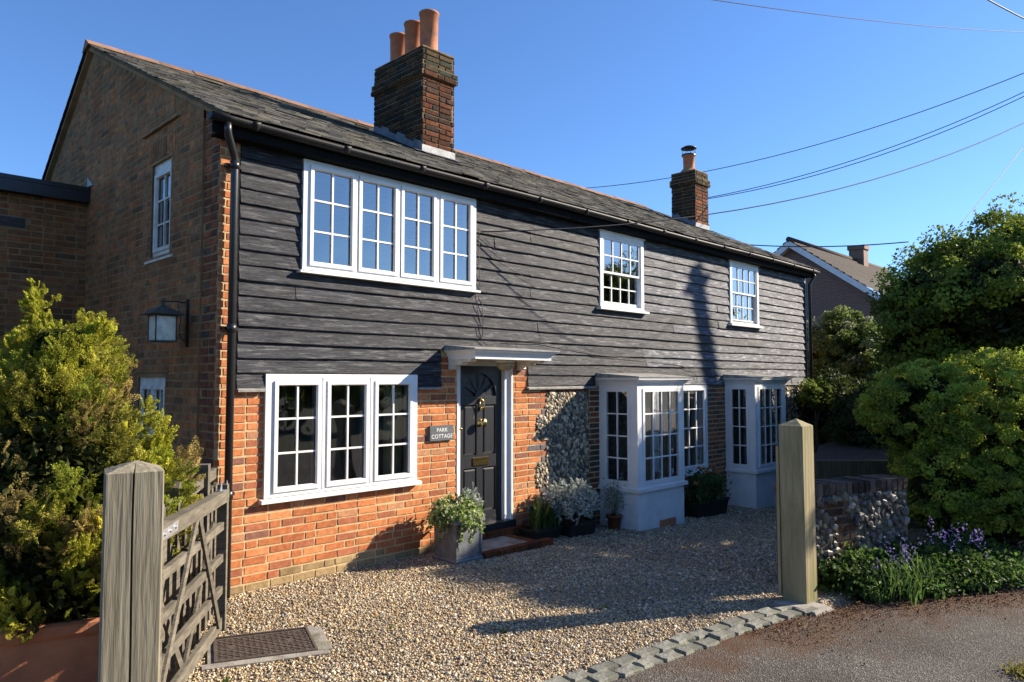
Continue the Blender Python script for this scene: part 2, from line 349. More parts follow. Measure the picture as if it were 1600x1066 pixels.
PAL_D = [((0.23, 0.09, 0.05), 5), ((0.17, 0.075, 0.045), 5), ((0.29, 0.115, 0.055), 3), ((0.13, 0.075, 0.055), 3), ((0.10, 0.07, 0.055), 2)]
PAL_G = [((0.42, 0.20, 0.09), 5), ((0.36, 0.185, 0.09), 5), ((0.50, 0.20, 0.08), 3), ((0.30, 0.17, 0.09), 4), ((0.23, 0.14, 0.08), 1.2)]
def pick(pal, r):
    t = r.uniform(0, sum(p[1] for p in pal))
    for c, k_ in pal:
        t -= k_
        if t <= 0: break
    f = r.uniform(0.85, 1.15); return tuple(min(1, x * f) for x in c)
def brick1(mb, u0, u1, z0, z1, w, proud, colr, r, ch=0.004, j=0.0026):
    J = lambda: r.uniform(-j, j)
    o = [(u0 + J(), z0 + J()), (u1 + J(), z0 + J()), (u1 + J(), z1 + J()), (u0 + J(), z1 + J())]
    q = [(ch, ch), (-ch, ch), (-ch, -ch), (ch, -ch)]; p = proud * r.uniform(0.6, 1.3); t1, t2 = r.uniform(-.0012, .0012), r.uniform(-.0012, .0012)
    vs = [(a, b, w - 0.004) for a, b in o] + [(a + c + J() * .5, b + d + J() * .5, w + p + (t1 if c > 0 else -t1) + (t2 if d > 0 else -t2)) for (a, b), (c, d) in zip(o, q)]
    mb.add(vs, [(4, 5, 6, 7), (0, 1, 5, 4), (1, 2, 6, 5), (2, 3, 7, 6), (3, 0, 4, 7)], colr)
def bricks(mb, u0, u1, z0, z1, holes=(), pal=PAL, w=0.0, seed=1, keep=None, bond='flemish', course=0.0752, L=0.222, H=0.107, jt=0.0125, proud=0.006, mod=None):
    r = random.Random(seed); k = 0; z = z0
    while z < z1 - 0.02:
        zt = min(z + course - jt, z1); hs = [h for h in holes if h[2] < zt - 0.01 and h[3] > z + 0.01]
        segs = [(u0, u1)]
        for h in hs:
            ns = []
            for a, b in segs:
                if h[1] <= a or h[0] >= b: ns.append((a, b)); continue
                if h[0] > a + 0.02: ns.append((a, h[0]))
                if h[1] < b - 0.02: ns.append((h[1], b))
            segs = ns
        # global pattern
        u = u0 - (0.11 if k % 2 else 0.0) - 0.3; i = k
        wob = r.uniform(-.01, .01); pts = []
        while u < u1 + 0.3:
            ln = (L if i % 2 else H) if bond == 'flemish' else (L if (i % 3 or k % 2) else H) if bond == 'mixed' else L
            ln *= r.uniform(0.97, 1.03); pts.append((u + wob, u + ln + wob)); u += ln + jt; i += 1
        for a, b in segs:
            for p, q in pts:
                p2, q2 = max(p, a), min(q, b)
                if q2 - p2 < 0.035: continue
                if keep and not keep(p2, q2, z, zt): continue
                c = pick(pal, r)
                if mod: c = mod(c, (p2 + q2) / 2, z, r)
                brick1(mb, p2, q2, z + r.uniform(-.001, .001), zt + r.uniform(-.001, .001), w, proud, c, r)
        z += course; k += 1
ICO = None
def ico():
    t = (1 + 5 ** .5) / 2
    v = np.array([(-1, t, 0), (1, t, 0), (-1, -t, 0), (1, -t, 0), (0, -1, t), (0, 1, t), (0, -1, -t), (0, 1, -t), (t, 0, -1), (t, 0, 1), (-t, 0, -1), (-t, 0, 1)], float)
    v /= np.linalg.norm(v[0])
    f = np.array([(0, 11, 5), (0, 5, 1), (0, 1, 7), (0, 7, 10), (0, 10, 11), (1, 5, 9), (5, 11, 4), (11, 10, 2), (10, 7, 6), (7, 1, 8), (3, 9, 4), (3, 4, 2), (3, 2, 6), (3, 6, 8), (3, 8, 9), (4, 9, 5), (2, 4, 11), (6, 2, 10), (8, 6, 7), (9, 8, 1)])
    return v, f
def rotmats(n, R_, tilt=1.0):
    a = R_.uniform(0, 2 * np.pi, n); b = R_.normal(0, tilt, n); c = R_.normal(0, tilt, n)
    ca, sa, cb, sb, cc, sc_ = np.cos(a), np.sin(a), np.cos(b), np.sin(b), np.cos(c), np.sin(c); z = np.zeros(n); o = np.ones(n)
    A = np.stack([ca, -sa, z, sa, ca, z, z, z, o], 1).reshape(n, 3, 3)
    B = np.stack([o, z, z, z, cb, -sb, z, sb, cb], 1).reshape(n, 3, 3); C_ = np.stack([cc, z, sc_, z, o, z, -sc_, z, cc], 1).reshape(n, 3, 3)
    return A @ B @ C_
def flints(name, pts, pw, T, size, seed, parent, w=0.0, pal=None, sub=False):
    """rounded / knapped flints bedded in a wall; pts (n,2) in (u,z)"""
    R_ = np.random.default_rng(seed); n = len(pts); v, f = ico()
    s = size * R_.uniform(0.65, 1.35, (n, 1)) * np.stack([R_.uniform(.8, 1.3, n), R_.uniform(.7, 1.1, n), R_.uniform(.5, .9, n)], 1)
    V = v[None] * (1 + R_.uniform(-.22, .22, (n, 12, 1))) * s[:, None, :]
    ang = R_.uniform(0, np.pi, n); ca, sa = np.cos(ang)[:, None], np.sin(ang)[:, None]
    u = V[..., 0] * ca - V[..., 1] * sa + pts[:, 0:1]; z = V[..., 0] * sa + V[..., 1] * ca + pts[:, 1:2]; ww = np.minimum(V[..., 2], (s[:, 2:3] * R_.uniform(.45, .9, (n, 1)))) + w + 0.004
    P = T(u, z, ww).reshape(-1, 3)
    F = (f[None] + (np.arange(n) * 12)[:, None, None]).reshape(-1, 3)
    pal = np.array(pal or [(0.62, 0.52, 0.33), (0.52, 0.43, 0.28), (0.36, 0.30, 0.20), (0.15, 0.135, 0.12), (0.07, 0.068, 0.065), (0.68, 0.60, 0.44), (0.28, 0.23, 0.15), (0.20, 0.16, 0.11)])
    C0 = pal[R_.integers(0, len(pal), n)]; C = np.repeat(C0[:, None], 12, 1) * R_.uniform(.8, 1.2, (n, 12, 1))
    return npmesh(name, P, F, C.reshape(-1, 3), m_flint, parent)

def casement_window(parent, T, u0, u1, z0, z1, lights, w=0.035, sill=0.05, name="window", cas=True, glass=None, mat=None, sillext=0.04, silld=0.05, label=None, bar=0.018, back=0.07):
    """lights: (ua,ub,za,zb,cols,rows) glass openings"""
    mat = mat or m_white; glass = glass or m_glass
    mb = MB(T); lights = sorted(lights)
    zb = min(l[2] for l in lights); zt = max(l[3] for l in lights)
    mb.box((u0, z0, -back), (u1, zb, w)); mb.box((u0, zt, -back), (u1, z1, w))
    e = [u0] + [x for l in lights for x in (l[0], l[1])] + [u1]
    for i in range(0, len(e), 2): mb.box((e[i], zb, -back), (e[i + 1], zt, w))
    for i in range(2, len(e) - 1, 2):                      # mullion bead
        m_ = (e[i] + e[i + 1]) / 2; mb.box((m_ - 0.012, z0 + .03, w), (m_ + 0.012, z1 - .03, w + 0.006))
    fr = mb.build(name, mat, parent, label=label)
    for (a, b, c, d, nc, nr) in lights:
        if cas:
            k = 0.036; mb = MB(T); ww = w + 0.016
            for (p, q) in (((a - k, c - k), (a, d + k)), ((b, c - k), (b + k, d + k))): mb.box((p[0], p[1], w - 0.01), (q[0], q[1], ww))
            mb.box((a, c - k, w - 0.01), (b, c, ww)); mb.box((a, d, w - 0.01), (b, d + k, ww))
            q = 0.010                                       # inner bevel bead
            mb.add([(a, c, ww), (b, c, ww), (b, d, ww), (a, d, ww), (a + q, c + q, w - .012), (b - q, c + q, w - .012), (b - q, d - q, w - .012), (a + q, d - q, w - .012)],
                   [(0, 1, 5, 4), (1, 2, 6, 5), (2, 3, 7, 6), (3, 0, 4, 7)])
            mb.build("casement", mat, fr)
        mb = MB(T)
        for i in range(1, nc):
            x = a + (b - a) * i / nc; mb.box((x - bar / 2, c, w - 0.03), (x + bar / 2, d, w - 0.004))
        for i in range(1, nr):
            z = c + (d - c) * i / nr; mb.box((a, z - bar / 2, w - 0.028), (b, z + bar / 2, w - 0.006))
        mb.build("glazing_bars", mat, fr)
        mb = MB(T); t = rnd.uniform(-.002, .002); mb.quad((a, c, w - 0.022), (b, c, w - 0.022 + t), (b, d, w - 0.022 - t), (a, d, w - 0.022)); mb.build("pane", glass, fr)
    if sill:
        mb = MB(T); zz = z0
        mb.add([(u0 - sillext, zz - sill, -0.03), (u1 + sillext, zz - sill, -0.03), (u1 + sillext, zz - sill, silld + w - .01), (u0 - sillext, zz - sill, silld + w - .01),
                (u0 - sillext, zz - 0.001, -0.03), (u1 + sillext, zz - 0.001, -0.03), (u1 + sillext, zz - 0.012, silld + w - .01), (u0 - sillext, zz - 0.012, silld + w - .01)],
               [(0, 1, 2, 3), (4, 5, 6, 7), (0, 1, 5, 4), (1, 2, 6, 5), (2, 3, 7, 6), (3, 0, 4, 7)])
        mb.build("sill", mat, fr)
    return fr

# ------------------------------------------------------------------ the cottage
XL, XR, YF = 2.69, 15.08, 6.29
RY, RZ = 10.08, 6.13; EY, EZ = 6.03, 4.20
def roofz(y): return EZ + (RZ - EZ) * (y - EY) / (RY - EY) if y < RY else RZ - (y - RY) * 0.66
HY = 13.2
cot = thing("cottage", (2.7, 6.3, 0), "two storey cottage with black weatherboarding over red brick, slate roof, two chimneys", "house")
F0 = front(0, YF)
W1 = (3.48, 5.72, 2.95, 4.02); W2 = (3.14, 4.88, 0.82, 1.95); DO = (5.47, 6.37, 0.02, 2.12)
W3 = (8.10, 9.17, 2.93, 4.00); W4 = (11.85, 12.95, 2.90, 4.02); W5 = (9.45, 11.04, 0.40, 1.82)
B1 = (8.14, 9.24, 0.40, 1.86); B2 = (11.70, 12.86, 0.32, 1.86)
holes = [W1, W2, DO, W3, W4, W5, B1, B2]
inset = [(a + .02, b - .02, c + .02, d - .02) for a, b, c, d in holes]; inset[2] = DO
mb = MB(F0); wallsheet(mb, XL, XR, -0.5, 4.15, inset); reveals(mb, [DO], 0.16)
mb.build("wall_render", m_mortar, cot)
# brickwork areas of the front
mb = MB(F0)
def plinth(c, u, z, r):
    if z < 0.07 + 0.05 * math.sin(u * 2.1) + 0.02 * math.sin(u * 9): f_ = r.uniform(.75, 1.2); c = (0.36 * f_, 0.26 * f_, 0.135 * f_)
    return c
hB = [(a - .0, b + .0, c - .0, d) for a, b, c, d in (W2, DO)]
mb = MB(F0)
bricks(mb, XL, 5.47, -0.06, 1.86, [W2], PAL, seed=3, bond='mixed', mod=plinth)
bricks(mb, XL, 2.87, 1.86, 4.12, [], PAL, seed=13, bond='stretcher')
bricks(mb, 5.18, 5.47, 1.86, 2.16, [], PAL, seed=4, bond='mixed')
mb.build("brick_wall", m_brick, cot)
mb = MB(F0)
bricks(mb, 6.37, 7.00, -0.2, 1.80, [(6.80, 7.10, z, z + .30) for z in (-.05, .55, 1.15)], PAL, seed=5, bond='mixed', mod=lambda c, u, z, r: (c if r.random() > .28 or u < 6.6 else (0.16, 0.145, 0.15)))
bricks(mb, 6.37, 6.66, 1.80, 2.16, [], PAL, seed=6, bond='mixed')
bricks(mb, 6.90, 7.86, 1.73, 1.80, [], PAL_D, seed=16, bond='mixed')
mb.build("brick_wall", m_brick, cot)
mb = MB(F0)
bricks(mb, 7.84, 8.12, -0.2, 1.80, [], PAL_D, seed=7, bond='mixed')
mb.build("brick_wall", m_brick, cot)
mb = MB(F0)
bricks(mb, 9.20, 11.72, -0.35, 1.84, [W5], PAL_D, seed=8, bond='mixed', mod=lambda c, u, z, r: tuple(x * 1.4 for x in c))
mb.build("brick_wall", m_brick, cot)
mb = MB(F0)
bricks(mb, 14.86, XR, -0.5, 1.84, [], PAL, seed=9, bond='mixed')
mb.build("brick_wall", m_brick, cot)
# flint panels
Rg = np.random.default_rng(5)
def poisson(u0, u1, z0, z1, d, n, keep=None):
    pts = []; grid = {}
    for _ in range(n):
        p = (Rg.uniform(u0, u1), Rg.uniform(z0, z1))
        if keep and not keep(*p): continue
        k_ = (int(p[0] / d), int(p[1] / d)); ok = True
        for i in (-1, 0, 1):
            for j in (-1, 0, 1):
                for q in grid.get((k_[0] + i, k_[1] + j), ()):
                    if (q[0] - p[0]) ** 2 + (q[1] - p[1]) ** 2 < d * d: ok = False
        if ok: grid.setdefault(k_, []).append(p); pts.append(p)
    return np.array(pts)
FT = lambda u, z, w_: np.stack([u, YF - w_, z], -1)
mb = MB(F0); wallsheet(mb, 6.80, 7.86, -0.3, 1.73, w=-0.001 + 0.002); fp = mb.build("flint_panel", m_flintmortar, cot)
mb = MB(F0); wallsheet(mb, 12.95, 14.87, -0.5, 1.83, w=0.004); fp2 = mb.build("flint_panel", m_flintmortar, cot)
flints("flints", poisson(6.81, 7.84, -0.2, 1.72, 0.033, 16000, lambda u, z: u > 7.0 or any(q - .01 < z < q + .28 for q in (-.05, .55, 1.15))), None, FT, 0.027, 3, fp, w=0.004)
flints("flints", poisson(12.95, 14.84, -0.4, 1.81, 0.044, 9000), None, FT, 0.036, 4, fp2, w=0.004)
# brick patch low on the flint
# gable wall
gt = lambda y: roofz(y) - 0.10
GS = side(XL - 0.02, 0.0)       # u = -y
GW = (-7.92, -7.36, 3.13, 4.14); GW2 = (-8.16, -7.38, 0.95, 1.94)
mb = MB(GS); wallsheet(mb, -HY, -6.62, -0.4, lambda u: gt(-u), [(a + .02, b - .02, c + .02, d - .02) for a, b, c, d in (GW, GW2)], breaks=[-RY])
mb.quad((-6.62, -0.4, 0), (-6.62, 4.3, 0), (-6.62, 4.3, -0.02), (-6.62, -0.4, -0.02))
mb.T = side(XL, 0.0); wallsheet(mb, -6.62, -6.29, -0.4, lambda u: gt(-u), w=0.0)
mb.build("gable_render", m_mortar_dk, cot)
mb = MB(GS)
kp = lambda a, b, z, zt: zt < min(gt(-a), gt(-b)) + 0.055
sold = (-8.02, -7.26, 4.14, 4.36)
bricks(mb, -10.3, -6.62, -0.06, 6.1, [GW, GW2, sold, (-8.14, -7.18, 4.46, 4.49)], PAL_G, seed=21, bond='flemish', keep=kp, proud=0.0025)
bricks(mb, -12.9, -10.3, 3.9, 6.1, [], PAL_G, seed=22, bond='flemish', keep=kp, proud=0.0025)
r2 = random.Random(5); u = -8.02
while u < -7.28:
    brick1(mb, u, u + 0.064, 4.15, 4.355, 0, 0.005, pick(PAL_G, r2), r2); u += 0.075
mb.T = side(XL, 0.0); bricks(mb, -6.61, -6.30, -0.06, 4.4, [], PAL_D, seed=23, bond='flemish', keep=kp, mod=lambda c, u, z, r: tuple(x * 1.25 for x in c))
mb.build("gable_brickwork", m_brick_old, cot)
mb = MB(GS); mb.box((-8.14, 4.46, 0), (-7.18, 4.478, 0.035)); mb.build("drip_ledge", m_mortar_dk, cot)
# hidden walls closing the house, floors
mb = MB(); mb.quad((XR, YF, -.5), (XR, HY, -.5), (XR, HY, roofz(HY)), (XR, YF, 4.1)); mb.add([(XR, YF, 4.1), (XR, HY, roofz(HY)), (XR, RY, RZ - .1)], [(0, 1, 2)])
mb.quad((XL, HY, -.5), (XR, HY, -.5), (XR, HY, roofz(HY)), (XL, HY, roofz(HY)))
mb.build("far_wall", m_mortar_dk, cot)
mb = MB(); mb.box((XL + .02, YF + .12, 2.2), (XR - .02, HY - .05, 2.3)); mb.box((XL + .02, YF + .02, -0.45), (XR - .02, HY - .05, 0.0))
mb.box((XL + .02, YF + .12, 4.12), (XR - .02, HY - .5, 4.16))
mb.box((7.6, YF + .05, 0), (7.7, HY - .5, 4.1)); mb.box((11.3, YF + .05, 0), (11.4, HY - .5, 4.1)); mb.box((5.2, YF + .2, 0), (5.28, HY - .5, 2.2))
mb.box((XL + .1, YF + 3.2, 0), (XR - .1, YF + 3.3, 4.1))
mb.build("interior", m_room, cot)

# weatherboards
mb = MB(F0); rb = random.Random(11)
bh = [(a - .005, b + .005, c, d) for a, b, c, d in (W1, W2, W3, W4)] + [(5.22, 6.64, 1.0, 2.25), (9.34, 11.06, 1.0, 1.84), (11.06, 11.62, 1.0, 1.84), (11.6, 12.95, 1.0, 1.92), (8.0, 9.34, 1.0, 1.98)]
NR = 17; ex = 0.1395
for k in range(NR):
    zb = 1.815 + ex * k; zt = zb + ex + 0.03
    for seg in range(1):
        ivs = [(2.872, XR + 0.02)]
        for h in bh:
            if h[2] < zb + 0.09 and h[3] > zb + 0.03:
                ns = []
                for a, b in ivs:
                    if h[1] <= a or h[0] >= b: ns.append((a, b)); continue
                    if h[0] > a: ns.append((a, h[0]))
                    if h[1] < b: ns.append((h[1], b))
                ivs = ns
        # joints
        js = sorted([6.68 + (0 if k > 5 else rb.uniform(-.7, .3))] + [rb.uniform(8.8, 14.8) for _ in range(2 if k < 8 else 1)] + ([rb.uniform(3.4, 6.2)] if rb.random() < .45 else []) + ([10.05] if k > 7 else [13.3]))
        out = []
        for a, b in ivs:
            for j_ in js:
                if a + .12 < j_ < b - .12: out.append((a, j_ - .0015)); a = j_ + .0015
            out.append((a, b))
        for a, b in out:
            n = max(2, int((b - a) / 0.12)); tb = rb.uniform(0, 100); sag = rb.uniform(-.005, .005); thick = rb.uniform(.019, .030); t2 = rb.uniform(-.004, .004)
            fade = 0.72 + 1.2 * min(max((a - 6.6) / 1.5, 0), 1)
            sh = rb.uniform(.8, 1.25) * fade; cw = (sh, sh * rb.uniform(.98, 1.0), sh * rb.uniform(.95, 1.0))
            rows = []
            for i in range(n + 1):
                x = a + (b - a) * i / n
                wv = 0.010 * (mnoise.noise((x * 0.9, tb, k * 3.1)) ) + 0.004 * mnoise.noise((x * 4, tb, 7))
                wo = 0.004 * mnoise.noise((x * 1.3, tb, 31)) + t2 * (i / n)
                z_ = zb + wv + sag * math.sin(math.pi * i / n)
                rows.append([(x, z_ + 0.002, 0.004), (x, z_, thick + 0.008 + wo), (x, z_ + 0.006, thick + 0.012 + wo), (x, z_ + 0.075, thick * .6 + .009 + wo), (x, zt, 0.008)])
            nn = 5; vs = [p for r_ in rows for p in r_]; fs = []
            for i in range(n):
                for j in range(4): fs.append((i * nn + j, (i + 1) * nn + j, (i + 1) * nn + j + 1, i * nn + j + 1))
            fs += [(0, 1, 2, 3, 4), tuple(n * nn + i for i in range(5))[::-1]]
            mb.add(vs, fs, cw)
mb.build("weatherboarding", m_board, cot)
# drip boards / flashings under the boarding
for a, b, z in ((2.872, 3.135, 1.80), (4.885, 5.20, 1.80), (6.62, 8.0, 1.785), (12.98, 15.12, 1.80)):
    mb = MB(F0); mb.add([(a, z, 0.0), (b, z, 0.0), (b, z - .012, .055), (a, z - .012, .055), (a, z + .03, 0.0), (b, z + .03, 0.0), (b, z + .008, .058), (a, z + .008, .058)],
           [(0, 1, 2, 3), (4, 5, 6, 7), (2, 3, 7, 6), (0, 3, 7, 4), (1, 2, 6, 5)])
    mb.build("drip_board", m_leadw, cot)
mb = MB(); mb.box((XR, YF - .035, 1.8), (XR + .05, YF + .05, 4.1)); mb.build("corner_board", m_black, cot)

# windows of the front
casement_window(cot, F0, *W1, [(3.585, 4.02, 3.03, 3.94, 2, 3), (4.135, 4.55, 3.03, 3.94, 2, 3), (4.665, 5.075, 3.03, 3.94, 2, 3), (5.205, 5.62, 3.03, 3.94, 2, 3)], w=0.05, sill=0.035, glass=m_glassu, label="four light white casement window in the black boarding")
casement_window(cot, F0, *W2, [(3.26, 3.67, 0.90, 1.85, 2, 3), (3.81, 4.22, 0.90, 1.85, 2, 3), (4.365, 4.775, 0.90, 1.85, 2, 3)], w=0.035, sill=0.045, label="three light white casement window in the red brick wall")
casement_window(cot, F0, *W5, [(9.55, 10.92, 0.49, 1.72, 6, 4)], w=0.02, sill=0.05, label="flat white window between the two bays")
def sash_window(Wd, ga, gb, zm, label):
    a, b, c, d = Wd; T = F0; w_ = 0.045
    mb = MB(T); mb.box((a, c, -.08), (a + .07, d, w_)); mb.box((b - .07, c, -.08), (b, d, w_)); mb.box((a + .07, d - .06, -.08), (b - .07, d, w_)); mb.box((a + .07, c, -.08), (b - .07, c + .03, w_))
    mb.box((a - .02, d, -.02), (b + .02, d + .02, w_ + .02))
    fr = mb.build("window", m_white, cot, label=label)
    for (z0, z1, wp, nm) in ((zm - .005, d - .06, .028, "upper_sash"), (c + .03, zm + .03, 0.0, "lower_sash")):
        x0, x1 = a + .07, b - .07; s = 0.038; lo = 0.03 if nm == "upper_sash" else 0.055; hi = 0.035 if nm == "upper_sash" else 0.03
        mb = MB(T); mb.box((x0, z0, wp - .03), (x0 + s, z1, wp)); mb.box((x1 - s, z0, wp - .03), (x1, z1, wp)); mb.box((x0 + s, z0, wp - .03), (x1 - s, z0 + lo, wp)); mb.box((x0 + s, z1 - hi, wp - .03), (x1 - s, z1, wp))
        A, B, C_, D = x0 + s, x1 - s, z0 + lo, z1 - hi
        for i in (1, 2, 3): x = A + (B - A) * i / 4; mb.box((x - .009, C_, wp - .022), (x + .009, D, wp - .002))
        z = (C_ + D) / 2; mb.box((A, z - .009, wp - .02), (B, z + .009, wp - .004))
        mb.build(nm, m_white, fr)
        mb = MB(T); mb.quad((A, C_, wp - .015), (B, C_, wp - .0145), (B, D, wp - .0155), (A, D, wp - .015)); mb.build("pane", m_glassu, fr)
    mb = MB(T); mb.add([(a - .06, c - .045, -.02), (b + .06, c - .045, -.02), (b + .06, c - .045, .10), (a - .06, c - .045, .10), (a - .06, c, -.02), (b + .06, c, -.02), (b + .06, c - .014, .10), (a - .06, c - .014, .10)],
                    [(0, 1, 2, 3), (4, 5, 6, 7), (0, 1, 5, 4), (1, 2, 6, 5), (2, 3, 7, 6), (3, 0, 4, 7)]); mb.build("sill", m_white, fr)
sash_window(W3, 0, 0, 3.42, "white sash window above the first bay"); sash_window(W4, 0, 0, 3.45, "white sash window above the far bay")
# gable windows
casement_window(cot, GS, *GW, [(-7.84, -7.44, 3.24, 3.98, 2, 3)], w=-0.03, sill=0.035, silld=0.06, sillext=0.09, mat=m_cream, label="narrow white casement high in the brick gable", back=.06)
casement_window(cot, GS, *GW2, [(-8.07, -7.80, 1.05, 1.80, 2, 3), (-7.72, -7.46, 1.05, 1.80, 2, 3)], w=-0.02, sill=0.035, mat=m_cream, label="white ground floor window in the gable behind the conifer")
for x in (GW, GW2): mb = MB(GS); reveals(mb, [(x[0] + .0, x[1] - .0, x[2], x[3])], 0.11); mb.build("window_reveal", m_mortar_dk, cot)
mb = MB(GS); mb.box((-8.25, 1.97, 0), (-7.30, 1.985, .02)); mb.build("lintel_joint", m_mortar_dk, cot)

# bays
def bay(x0, x1, yf, zg, zs, zt, roofcol, label, nm="bay_window"):
    fr = MB(); fr.box((x0 + .005, yf + .01, zg - .25), (x1 - .005, YF - .002, zs - .05))
    root = fr.build(nm, m_render, cot, label=label)
    d = YF - yf
    s = MB(); s.box((x0 - .035, yf - .035, zs - .05), (x1 + .035, YF - .001, zs)); s.build("sill", m_white, root)
    # posts and rails
    c = .07
    for x in (x0, x1 - c):
        p = MB(); p.box((x, yf, zs), (x + c, yf + c, zt)); p.build("corner_post", m_white, root)
        p = MB(); p.box((x, YF - .05, zs), (x + c, YF - .001, zt)); p.build("wall_post", m_white, root)
    def face(T, ua, ub, nc):
        m = .045; k = .045
        b = MB(T); b.box((ua, zs, -.04), (ua + m, zt, 0.0)); b.box((ub - m, zs, -.04), (ub, zt, 0.0)); b.box((ua + m, zs, -.04), (ub - m, zs + m, 0.0)); b.box((ua + m, zt - m, -.04), (ub - m, zt, 0.0))
        A, B, C_, D = ua + m, ub - m, zs + m, zt - m
        b.box((A, C_, -.03), (A + k, D, .012)); b.box((B - k, C_, -.03), (B, D, .012)); b.box((A + k, C_, -.03), (B - k, C_ + k, .012)); b.box((A + k, D - k, -.03), (B - k, D, .012))
        A += k; B -= k; C_ += k; D -= k
        for i in range(1, nc): x = A + (B - A) * i / nc; b.box((x - .009, C_, -.02), (x + .009, D, .004))
        for i in range(1, 4): z = C_ + (D - C_) * i / 4; b.box((A, z - .009, -.018), (B, z + .009, .002))
        b.build("casement", m_white, root)
        b = MB(T); b.quad((A, C_, -.012), (B, C_, -.0125), (B, D, -.0115), (A, D, -.012)); b.build("pane", m_glass, root)
    face(front(0, yf), x0 + c, x1 - c, 4)
    face(side(x0, 0), -(YF - .05), -(yf + c), 2)
    face(sider(x1, 0), yf + c, YF - .05, 2)
    # cornice: stepped cove moulding and lead roof
    b = MB(); prof = [(0, 0), (.012, 0), (.018, .02), (.03, .04), (.05, .06), (.075, .075), (.085, .078), (.085, .105)]
    rings = [[(x0 - o, YF, zt + h), (x0 - o, yf - o, zt + h), (x1 + o, yf - o, zt + h), (x1 + o, YF, zt + h)] for o, h in prof]
    b.ring(rings, closed=False, cap=False, smooth=False); b.quad(*rings[0]); b.quad(*rings[-1]); b.build("cornice", m_white, root)
    b = MB(); o = .10; z = zt + .106; h = zt + .17
    b.add([(x0 - o, YF - .03, z), (x0 - o, yf - o, z), (x1 + o, yf - o, z), (x1 + o, YF - .03, z), (x0 - o, yf - o, z + .012), (x1 + o, yf - o, z + .012), (x1 + o * .9, YF - .03, h), (x0 - o * .9, YF - .03, h), (x0 - o, YF - .03, z + .02), (x1 + o, YF - .03, z + .02)],
          [(0, 1, 2, 3), (1, 2, 5, 4), (4, 5, 6, 7), (0, 1, 4, 7), (3, 2, 5, 6)])
    b.build("bay_roof", roofcol, root)
    return root
bay(8.10, 9.26, 5.64, -0.13, .44, 1.82, m_leadw, "nearer white box bay window on its rendered plinth")
bay(11.67, 12.86, 5.73, -0.27, .36, 1.82, m_leadw, "far white box bay window on its rendered plinth")
mb = MB(); mb.box((8.62, 5.615, -.2), (8.98, 5.66, -.04)); mb.build("air_brick", m_terra, cot)
# curtains
def curtain(x0, x1, y, z0, z1, colr=(1, 1, 1), amp=.02):
    mb = MB(); n = int((x1 - x0) / .02) + 2
    rows = [[(x0 + (x1 - x0) * i / n, y + amp * math.sin(i * 1.9) + amp * .4 * math.sin(i * .7), z) for i in range(n + 1)] for z in (z0, z1)]
    mb.ring(rows, closed=False, cap=False, col=colr); mb.build("curtain", m_curt, cot)
def curtain_y(x, y0, y1, z0, z1, colr=(1, 1, 1)):
    mb = MB(); n = int((y1 - y0) / .02) + 2
    rows = [[(x + .018 * math.sin(i * 1.9), y0 + (y1 - y0) * i / n, z) for i in range(n + 1)] for z in (z0, z1)]
    mb.ring(rows, closed=False, cap=False, col=colr); mb.build("curtain", m_curt, cot)
curtain(4.55, 4.80, YF + .12, .8, 1.95, (.8, .75, .5)); curtain(3.16, 3.26, YF + .12, .8, 1.95, (.5, .5, .4))
curtain(10.25, 10.62, YF + .12, .3, 1.82, (.75, .7, .5)); curtain(10.78, 11.0, YF + .14, .3, 1.82, (1.1, 1, .85))
curtain(8.95, 9.16, 5.80, .42, 1.84, (1.1, .95, .8)); curtain(8.62, 8.80, 5.92, .42, 1.84, (1.2, .95, .7)); curtain(12.05, 12.2, 5.95, .35, 1.84, (1, .95, .8)); curtain(12.4, 12.72, 5.92, .35, 1.84, (.95, .95, .95))
curtain(9.0, 9.09, YF + .1, 2.95, 3.95); curtain(12.78, 12.88, YF + .1, 2.95, 3.95)

# door, frame, hardware
mb = MB(F0)
mb.box((5.47, .14, -.14), (5.545, 2.12, -.02)); mb.box((6.265, .14, -.14), (6.37, 2.12, -.02)); mb.box((5.545, 2.06, -.14), (6.265, 2.12, -.02))
mb.box((5.47, .14, -.02), (5.49, 2.12, .012)); mb.box((6.35, .14, -.02), (6.375, 2.12, .012))
df = mb.build("door_frame", m_white, cot)
mb = MB(F0); D0, D1, Z0, Z1 = 5.545, 6.265, .20, 2.06; wb = -.105; wf = -.075
mb.box((D0, Z0, wb - .02), (D1, Z1, wb))
st = .095; mid = (D0 + D1) / 2
def slab(a, b, c, d): mb.box((a, c, wb), (b, d, wf))
slab(D0, D0 + st, Z0, Z1); slab(D1 - st, D1, Z0, Z1)
slab(D0 + st, D1 - st, Z0, Z0 + .13); slab(D0 + st, D1 - st, .86, 1.0); slab(D0 + st, D1 - st, 1.60, 1.70); slab(D0 + st, D1 - st, 1.99, Z1)
slab(mid - .045, mid + .045, Z0 + .13, .86); slab(mid - .045, mid + .045, 1.0, 1.60)
def rpanel(a, b, c, d):
    k_ = .012; i = .035
    mb.add([(a, c, wf), (b, c, wf), (b, d, wf), (a, d, wf), (a + k_, c + k_, wb + .006), (b - k_, c + k_, wb + .006), (b - k_, d - k_, wb + .006), (a + k_, d - k_, wb + .006),
            (a + i, c + i, wf - .004), (b - i, c + i, wf - .004), (b - i, d - i, wf - .004), (a + i, d - i, wf - .004)],
           [(0, 1, 5, 4), (1, 2, 6, 5), (2, 3, 7, 6), (3, 0, 4, 7), (4, 5, 9, 8), (5, 6, 10, 9), (6, 7, 11, 10), (7, 4, 8, 11), (8, 9, 10, 11)])
for a, b in ((D0 + st, mid - .045), (mid + .045, D1 - st)):
    rpanel(a, b, Z0 + .13, .86); rpanel(a, b, 1.0, 1.60)
